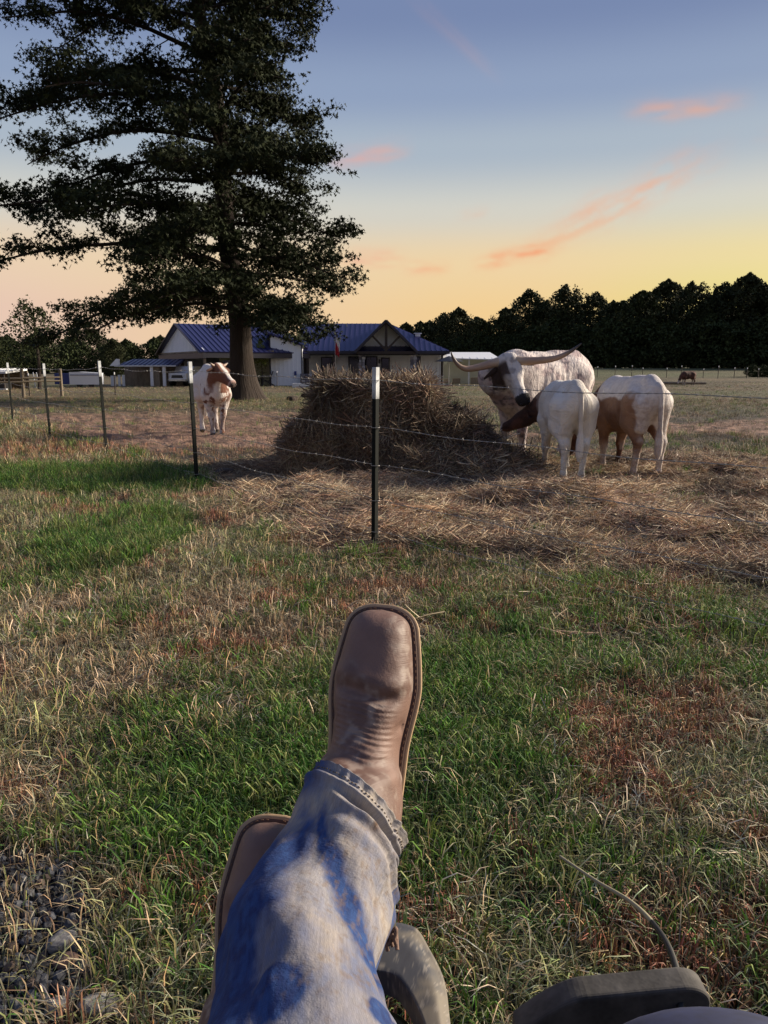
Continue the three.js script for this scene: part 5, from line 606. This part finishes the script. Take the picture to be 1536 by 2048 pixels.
  function leg(path, sizes, tilt, stepsPerU, side0) { // path points with u = 0, 0.2, 0.45, 0.72, 1 ... ; sizes [a, b]
    const us = [0, 0.2, 0.45, 0.72, 1, 1.35, 1.8, 2.19], curve = new THREE.CatmullRomCurve3(path), n = 230, m = 170, pos = [], uv = [], idx = [], C = V(), T = V();
    const inner = u => { let i = 0; while (i < us.length - 2 && u > us[i + 1]) i++; return [i, clamp((u - us[i]) / (us[i + 1] - us[i]))]; };
    for (let i = 0; i <= n; i++) { const u = 2.19 * Math.pow(i / n, 1.25), [k, f] = inner(u), ct = (k + f) / (us.length - 1); curve.getPoint(ct, C); curve.getTangent(ct, T); const X = V(1, 0, 0).addScaledVector(T, -T.x).normalize(), Y = X.clone().cross(T).normalize(); if (Y.y < 0) Y.negate(); const s0 = sizes[k], s1 = sizes[k + 1], a = lerp(s0[0], s1[0], sm(f)), b = lerp(s0[1], s1[1], sm(f)), fade = tilt * (1 - step(0, 0.55, u));
      for (let j = 0; j <= m; j++) { const th = -Math.PI / 2 + 2 * Math.PI * j / m, c = Math.cos(th), s = Math.sin(th), px2 = c * 3 + 4, py2 = s * 3 + 9;
        const diag = u * 7 - c * 2.6; let d = 0.011 * (fbm3(px2 * 0.7, py2 * 0.7, u * 4.2, 3) - 0.5) + 0.0075 * (Math.sin(diag + 3.5 * fbm3(px2 * 0.4, py2 * 0.4, u * 2.5, 2)) * (0.4 + noise3(px2, py2, u * 3))) * step(0.1, 0.3, u) ;
        d += 0.0048 * Math.sin((u - 0.12 * c) * 46 + 3 * noise3(px2 * 0.5, py2 * 0.5, 2)) * Math.exp(-(((u - 0.2) / 0.14) ** 2)) * (0.45 + 0.6 * c); d -= 0.0078 * Math.exp(-(((u - 0.118 + 0.02 * c) / 0.030) ** 2)) * step(-0.3, 0.5, c); d += 0.0045 * Math.exp(-(((u - 0.072) / 0.022) ** 2)); d -= 0.0020 * Math.exp(-(((u - 0.052) / 0.006) ** 2)); d -= 0.0008 * Math.exp(-(((u - 0.028) / 0.004) ** 2)) ; d += 0.0016 * Math.exp(-((u / 0.010) ** 2)); d += 0.0018 * Math.exp(-(((th - 0.42) / 0.035) ** 2)) - 0.0012 * Math.exp(-(((th - 0.50) / 0.012) ** 2)); d += 0.0011 * Math.sin(th * 26 + 4 * noise2(th * 3, 1)) * Math.exp(-(((u - 0.02) / 0.03) ** 2));
        const q = C.clone().addScaledVector(X, c * (a + d)).addScaledVector(Y, s * (b + d)).addScaledVector(T, fade * (c * 0.9 + 0.25 * s)); pos.push(q.x, q.y, q.z); uv.push(j / m, u / 2.2); } }
    // turn the edge of the hem inwards
    for (let j = 0; j <= m; j++) { const c = path[0]; const x = pos[3 * j], y = pos[3 * j + 1], z = pos[3 * j + 2]; pos.push(lerp(x, c.x, 0.14), lerp(y, c.y, 0.14), lerp(z, c.z, 0.14) + 0.004); uv.push(j / m, 0.001); }
    for (let i = 0; i < n; i++) for (let j = 0; j < m; j++) { const a = i * (m + 1) + j; idx.push(a, a + m + 1, a + 1, a + 1, a + m + 1, a + m + 2); } const e0 = (n + 1) * (m + 1); for (let j = 0; j < m; j++) idx.push(e0 + j, j, e0 + j + 1, e0 + j + 1, j, j + 1);
    const g = new THREE.BufferGeometry(); g.setAttribute('position', new THREE.Float32BufferAttribute(pos, 3)); g.setAttribute('uv', new THREE.Float32BufferAttribute(uv, 2)); g.setIndex(idx); g.computeVertexNormals(); let row = 0; while (2.19 * Math.pow(row / n, 1.25) < 0.034) row++; const st = []; for (let j = 2; j < m - 2; j += 2) { const at = k => V(...pos.slice(3 * (row * (m + 1) + k), 3 * (row * (m + 1) + k) + 3)), c0 = path[0], a = at(j), b = at(j + 1), p = a.clone().lerp(b, 0.1), q = a.clone().lerp(b, 1.0), out = a.clone().sub(c0).normalize().multiplyScalar(0.0006); st.push(rod(p.add(out), q.add(out), 0.0006, 0.0006, 4)); } g.userData.stitches = st; return g;
  }
  const dm = denim.clone(); denim.side = dm.side = THREE.DoubleSide;
  part('trouser_leg', leg([V(-0.027, 0.860, -0.724), V(-0.041, 0.844, -0.686), V(-0.058, 0.829, -0.622), V(-0.066, 0.822, -0.552), V(-0.064, 0.826, -0.474), V(-0.058, 0.83, -0.36), V(-0.05, 0.78, -0.16), V(-0.06, 0.68, 0.12)], [[0.054, 0.056], [0.057, 0.059], [0.063, 0.063], [0.067, 0.067], [0.070, 0.070], [0.078, 0.078], [0.092, 0.092], [0.105, 0.105]], 0.022), denim, o, 'dust-covered blue denim leg crossed on top'); { const tl = o.children[o.children.length - 1]; part('hem_stitches', tl.geometry.userData.stitches, mat([0.16, 0.12, 0.08], 0.9), tl).userData.kind = 'stuff'; tl.geometry.userData = {}; }
  const la = inLeft(0, -0.02, 0.2), lb = inLeft(0, -0.05, 0.26); part('trouser_leg', leg([la, lb, V(-0.145, 0.66, -0.50), V(-0.15, 0.67, -0.44), V(-0.155, 0.68, -0.36), V(-0.16, 0.69, -0.26), V(-0.17, 0.66, -0.06), V(-0.17, 0.62, 0.14)], [[0.058, 0.058], [0.064, 0.062], [0.07, 0.068], [0.074, 0.072], [0.077, 0.076], [0.085, 0.084], [0.093, 0.09], [0.1, 0.1]], 0.0), denim, o);
}
{ // the dusty machine the person sits on
  const o = thing('riding_machine', 'dusty grey metal riding machine under the legs, its fender and cowl showing', 'machine', [0, 0, 0]), dusty = new THREE.MeshStandardMaterial({ vertexColors: true, roughness: 0.7, metalness: 0.15 }), tub = mat([0.010, 0.010, 0.011], 0.7), cowlTex = grain(256, 4, 0.75, 21, 0.6); cowlTex.repeat.set(7, 7); const cowlMat = mat([0.095, 0.088, 0.078], 0.85, { map: cowlTex, bumpMap: cowlTex, bumpScale: 0.0006 });
  const dustAndLightPaint = g => colorize(g, (x, y, z) => { const n = fbm3(x * 40, y * 40, z * 40, 4), f = fbm3(x * 260, y * 260, z * 260, 2), b = clamp((n - 0.42) * 4 + (x - 0.02) * 14); return mix3(mix3([0.055, 0.058, 0.07], [0.165, 0.145, 0.115], clamp(b)), [0.30, 0.27, 0.23], step(0.62, 0.72, f) * 0.5); });  // dust, plus side light painted in: grey-blue on the left, beige rightwards
  // fender band: outer edge rounds the corner and turns down, inner edge arches round an opening
  { const outer = [[-0.14, -0.838], [-0.04, -0.834], [0.020, -0.830], [0.038, -0.822], [0.052, -0.790], [0.066, -0.742], [0.068, -0.69], [0.068, -0.62], [0.066, -0.50], [0.064, -0.38]], innerE = [[-0.14, -0.752], [-0.05, -0.748], [-0.01, -0.745], [0.012, -0.738], [0.026, -0.716], [0.036, -0.690], [0.043, -0.660], [0.046, -0.61], [0.046, -0.50], [0.045, -0.38]], co = new THREE.CatmullRomCurve3(outer.map(p => V(p[0], 0, p[1]))), ci = new THREE.CatmullRomCurve3(innerE.map(p => V(p[0], 0, p[1]))), nT = 260, prof = [];
    for (let i = 0; i <= 4; i++) prof.push([0, -0.028 + 0.007 * i]); for (let i = 0; i <= 14; i++) prof.push([i / 14, 0.002 + 0.0015 * Math.sin(i / 14 * Math.PI) - 0.010 * step(0.5, 1, i / 14)]); for (let i = 1; i <= 6; i++) prof.push([1 + 0.03 * Math.sin(i / 6 * 1.57), -0.008 - 0.045 * (i / 6) ** 1.3]);
    const pos = [], idx = [], m = prof.length; for (let i = 0; i <= nT; i++) { const a = ci.getPoint(i / nT), b = co.getPoint(i / nT); for (const [s, y] of prof) { const q = a.clone().lerp(b, s); pos.push(q.x, 0.648 + y + 0.0012 * (fbm3(q.x * 60, q.z * 60, 1) - 0.5), q.z); } } for (let i = 0; i < nT; i++) for (let j = 0; j < m - 1; j++) { const a = i * m + j; idx.push(a, a + 1, a + m, a + 1, a + m + 1, a + m); }
    const g = new THREE.BufferGeometry(); g.setAttribute('position', new THREE.Float32BufferAttribute(pos, 3)); g.setIndex(idx); g.computeVertexNormals(); dusty.side = THREE.DoubleSide; part('fender', dustAndLightPaint(g), dusty, o, 'dusty grey fender arching beside the denim leg'); }
  part('inner_strap', tube([V(-0.05, 0.60, -0.735), V(0.012, 0.600, -0.722), V(0.040, 0.585, -0.690)], 0.011, 14, 10), mat([0.075, 0.07, 0.025], 0.7), o); part('grab_bar', tube([V(-0.02, 0.615, -0.668), V(0.012, 0.630, -0.664), V(0.034, 0.615, -0.640), V(0.040, 0.58, -0.60)], 0.0065, 20, 10), mat([0.20, 0.20, 0.21], 0.6), o);
  part('strap_post', tube([V(0.004, 0.70, -0.80), V(0.006, 0.665, -0.79), V(0.007, 0.62, -0.78)], 0.008, 10, 8), mat([0.06, 0.055, 0.03], 0.8), o); { const r = rng(3), k = []; for (let i = 0; i < 7; i++) k.push(tube([V(0.002 + r() * 0.012, 0.662 + r() * 0.02, -0.775 + r() * 0.014), V(0.0 + r() * 0.014, 0.670 + r() * 0.02, -0.772 + r() * 0.014), V(0.004 + r() * 0.012, 0.660 + r() * 0.02, -0.768 + r() * 0.014)], 0.0024, 8, 5)); part('knotted_cord', k, mat([0.19, 0.12, 0.09], 0.9), o).userData.kind = 'stuff'; }
  // cowl panel at the right
  { const s = new THREE.Shape(); s.moveTo(0.120, 0.38); s.lineTo(0.136, 0.650); s.quadraticCurveTo(0.180, 0.690, 0.205, 0.690); s.lineTo(0.296, 0.700); s.quadraticCurveTo(0.316, 0.700, 0.318, 0.686); s.lineTo(0.318, 0.38); s.closePath(); const g = new THREE.ExtrudeGeometry(s, { depth: 0.022, bevelEnabled: true, bevelSize: 0.004, bevelThickness: 0.004, bevelSegments: 3, curveSegments: 12 }); g.translate(0, 0, -0.685); part('cowl', g, cowlMat, o, 'dark dusty cowl panel at the bottom right'); }
  { const g = new THREE.SphereGeometry(1, 40, 24); g.scale(0.135, 0.078, 0.10); g.translate(0.275, 0.706, -0.505); part('rounded_arm', g, mat([0.022, 0.032, 0.10], 0.75, { map: fineGrain }), o, 'rounded dark blue arm at the lower right corner'); }
  { const pts = [V(0.285, 0.60, -0.645), V(0.290, 0.683, -0.655), V(0.310, 0.668, -0.71), V(0.321, 0.658, -0.78), V(0.314, 0.640, -0.862), V(0.287, 0.616, -0.943), V(0.254, 0.607, -1.009)], c = new THREE.CatmullRomCurve3(pts), cut = (a, b, n) => Array.from({ length: n + 1 }, (_, i) => c.getPoint(lerp(a, b, i / n))); part('whip_base', tube(cut(0, 0.58, 14), 1, 40, 8, t => lerp(0.0050, 0.0034, t)), mat([0.016, 0.015, 0.013], 0.5), o); part('whip_tip', tube(cut(0.575, 1, 10), 1, 30, 8, t => lerp(0.0032, 0.0018, t)), mat([0.30, 0.27, 0.17], 0.6), o, 'pale tip of the bent whip rod'); }
  // what carries it, below the picture
  part('chassis', [box(0.56, 0.10, 1.25, 0.04, 0.40, 0.05), box(0.40, 0.20, 0.16, -0.08, 0.36, -0.62)], tub, o); part('foot_plate', box(0.34, 0.02, 0.22, -0.10, 0.475, -0.66), tub, o); part('seat', [box(0.46, 0.12, 0.46, -0.08, 0.50, 0.24), box(0.46, 0.5, 0.1, -0.08, 0.78, 0.52, 0, 0.15)], tub, o); part('fender_bracket', [box(0.03, 0.22, 0.03, 0.054, 0.53, -0.66), box(0.03, 0.2, 0.03, -0.1, 0.54, -0.78)], tub, o);
  for (const [x, z, r] of [[-0.40, -0.36, 0.21], [0.48, -0.36, 0.21], [-0.44, 0.55, 0.26], [0.52, 0.55, 0.26]]) { const g = new THREE.TorusGeometry(r - 0.07, 0.075, 12, 28); g.rotateY(Math.PI / 2); g.translate(x, r, z); const w = part('wheel', g, tub, o), h = new THREE.CylinderGeometry(r - 0.11, r - 0.11, 0.1, 20); h.rotateZ(Math.PI / 2); h.translate(x, r, z); part('rim', h, M.steel, w); }
  part('axle', [rod(V(-0.40, 0.21, -0.36), V(0.48, 0.21, -0.36), 0.03), rod(V(-0.44, 0.26, 0.55), V(0.52, 0.26, 0.55), 0.03), box(0.1, 0.16, 0.1, 0.04, 0.29, -0.36), box(0.1, 0.12, 0.1, 0.04, 0.31, 0.55)], tub, o);
}
console.log('person');
shade(scene);
renderer.render(scene, camera);
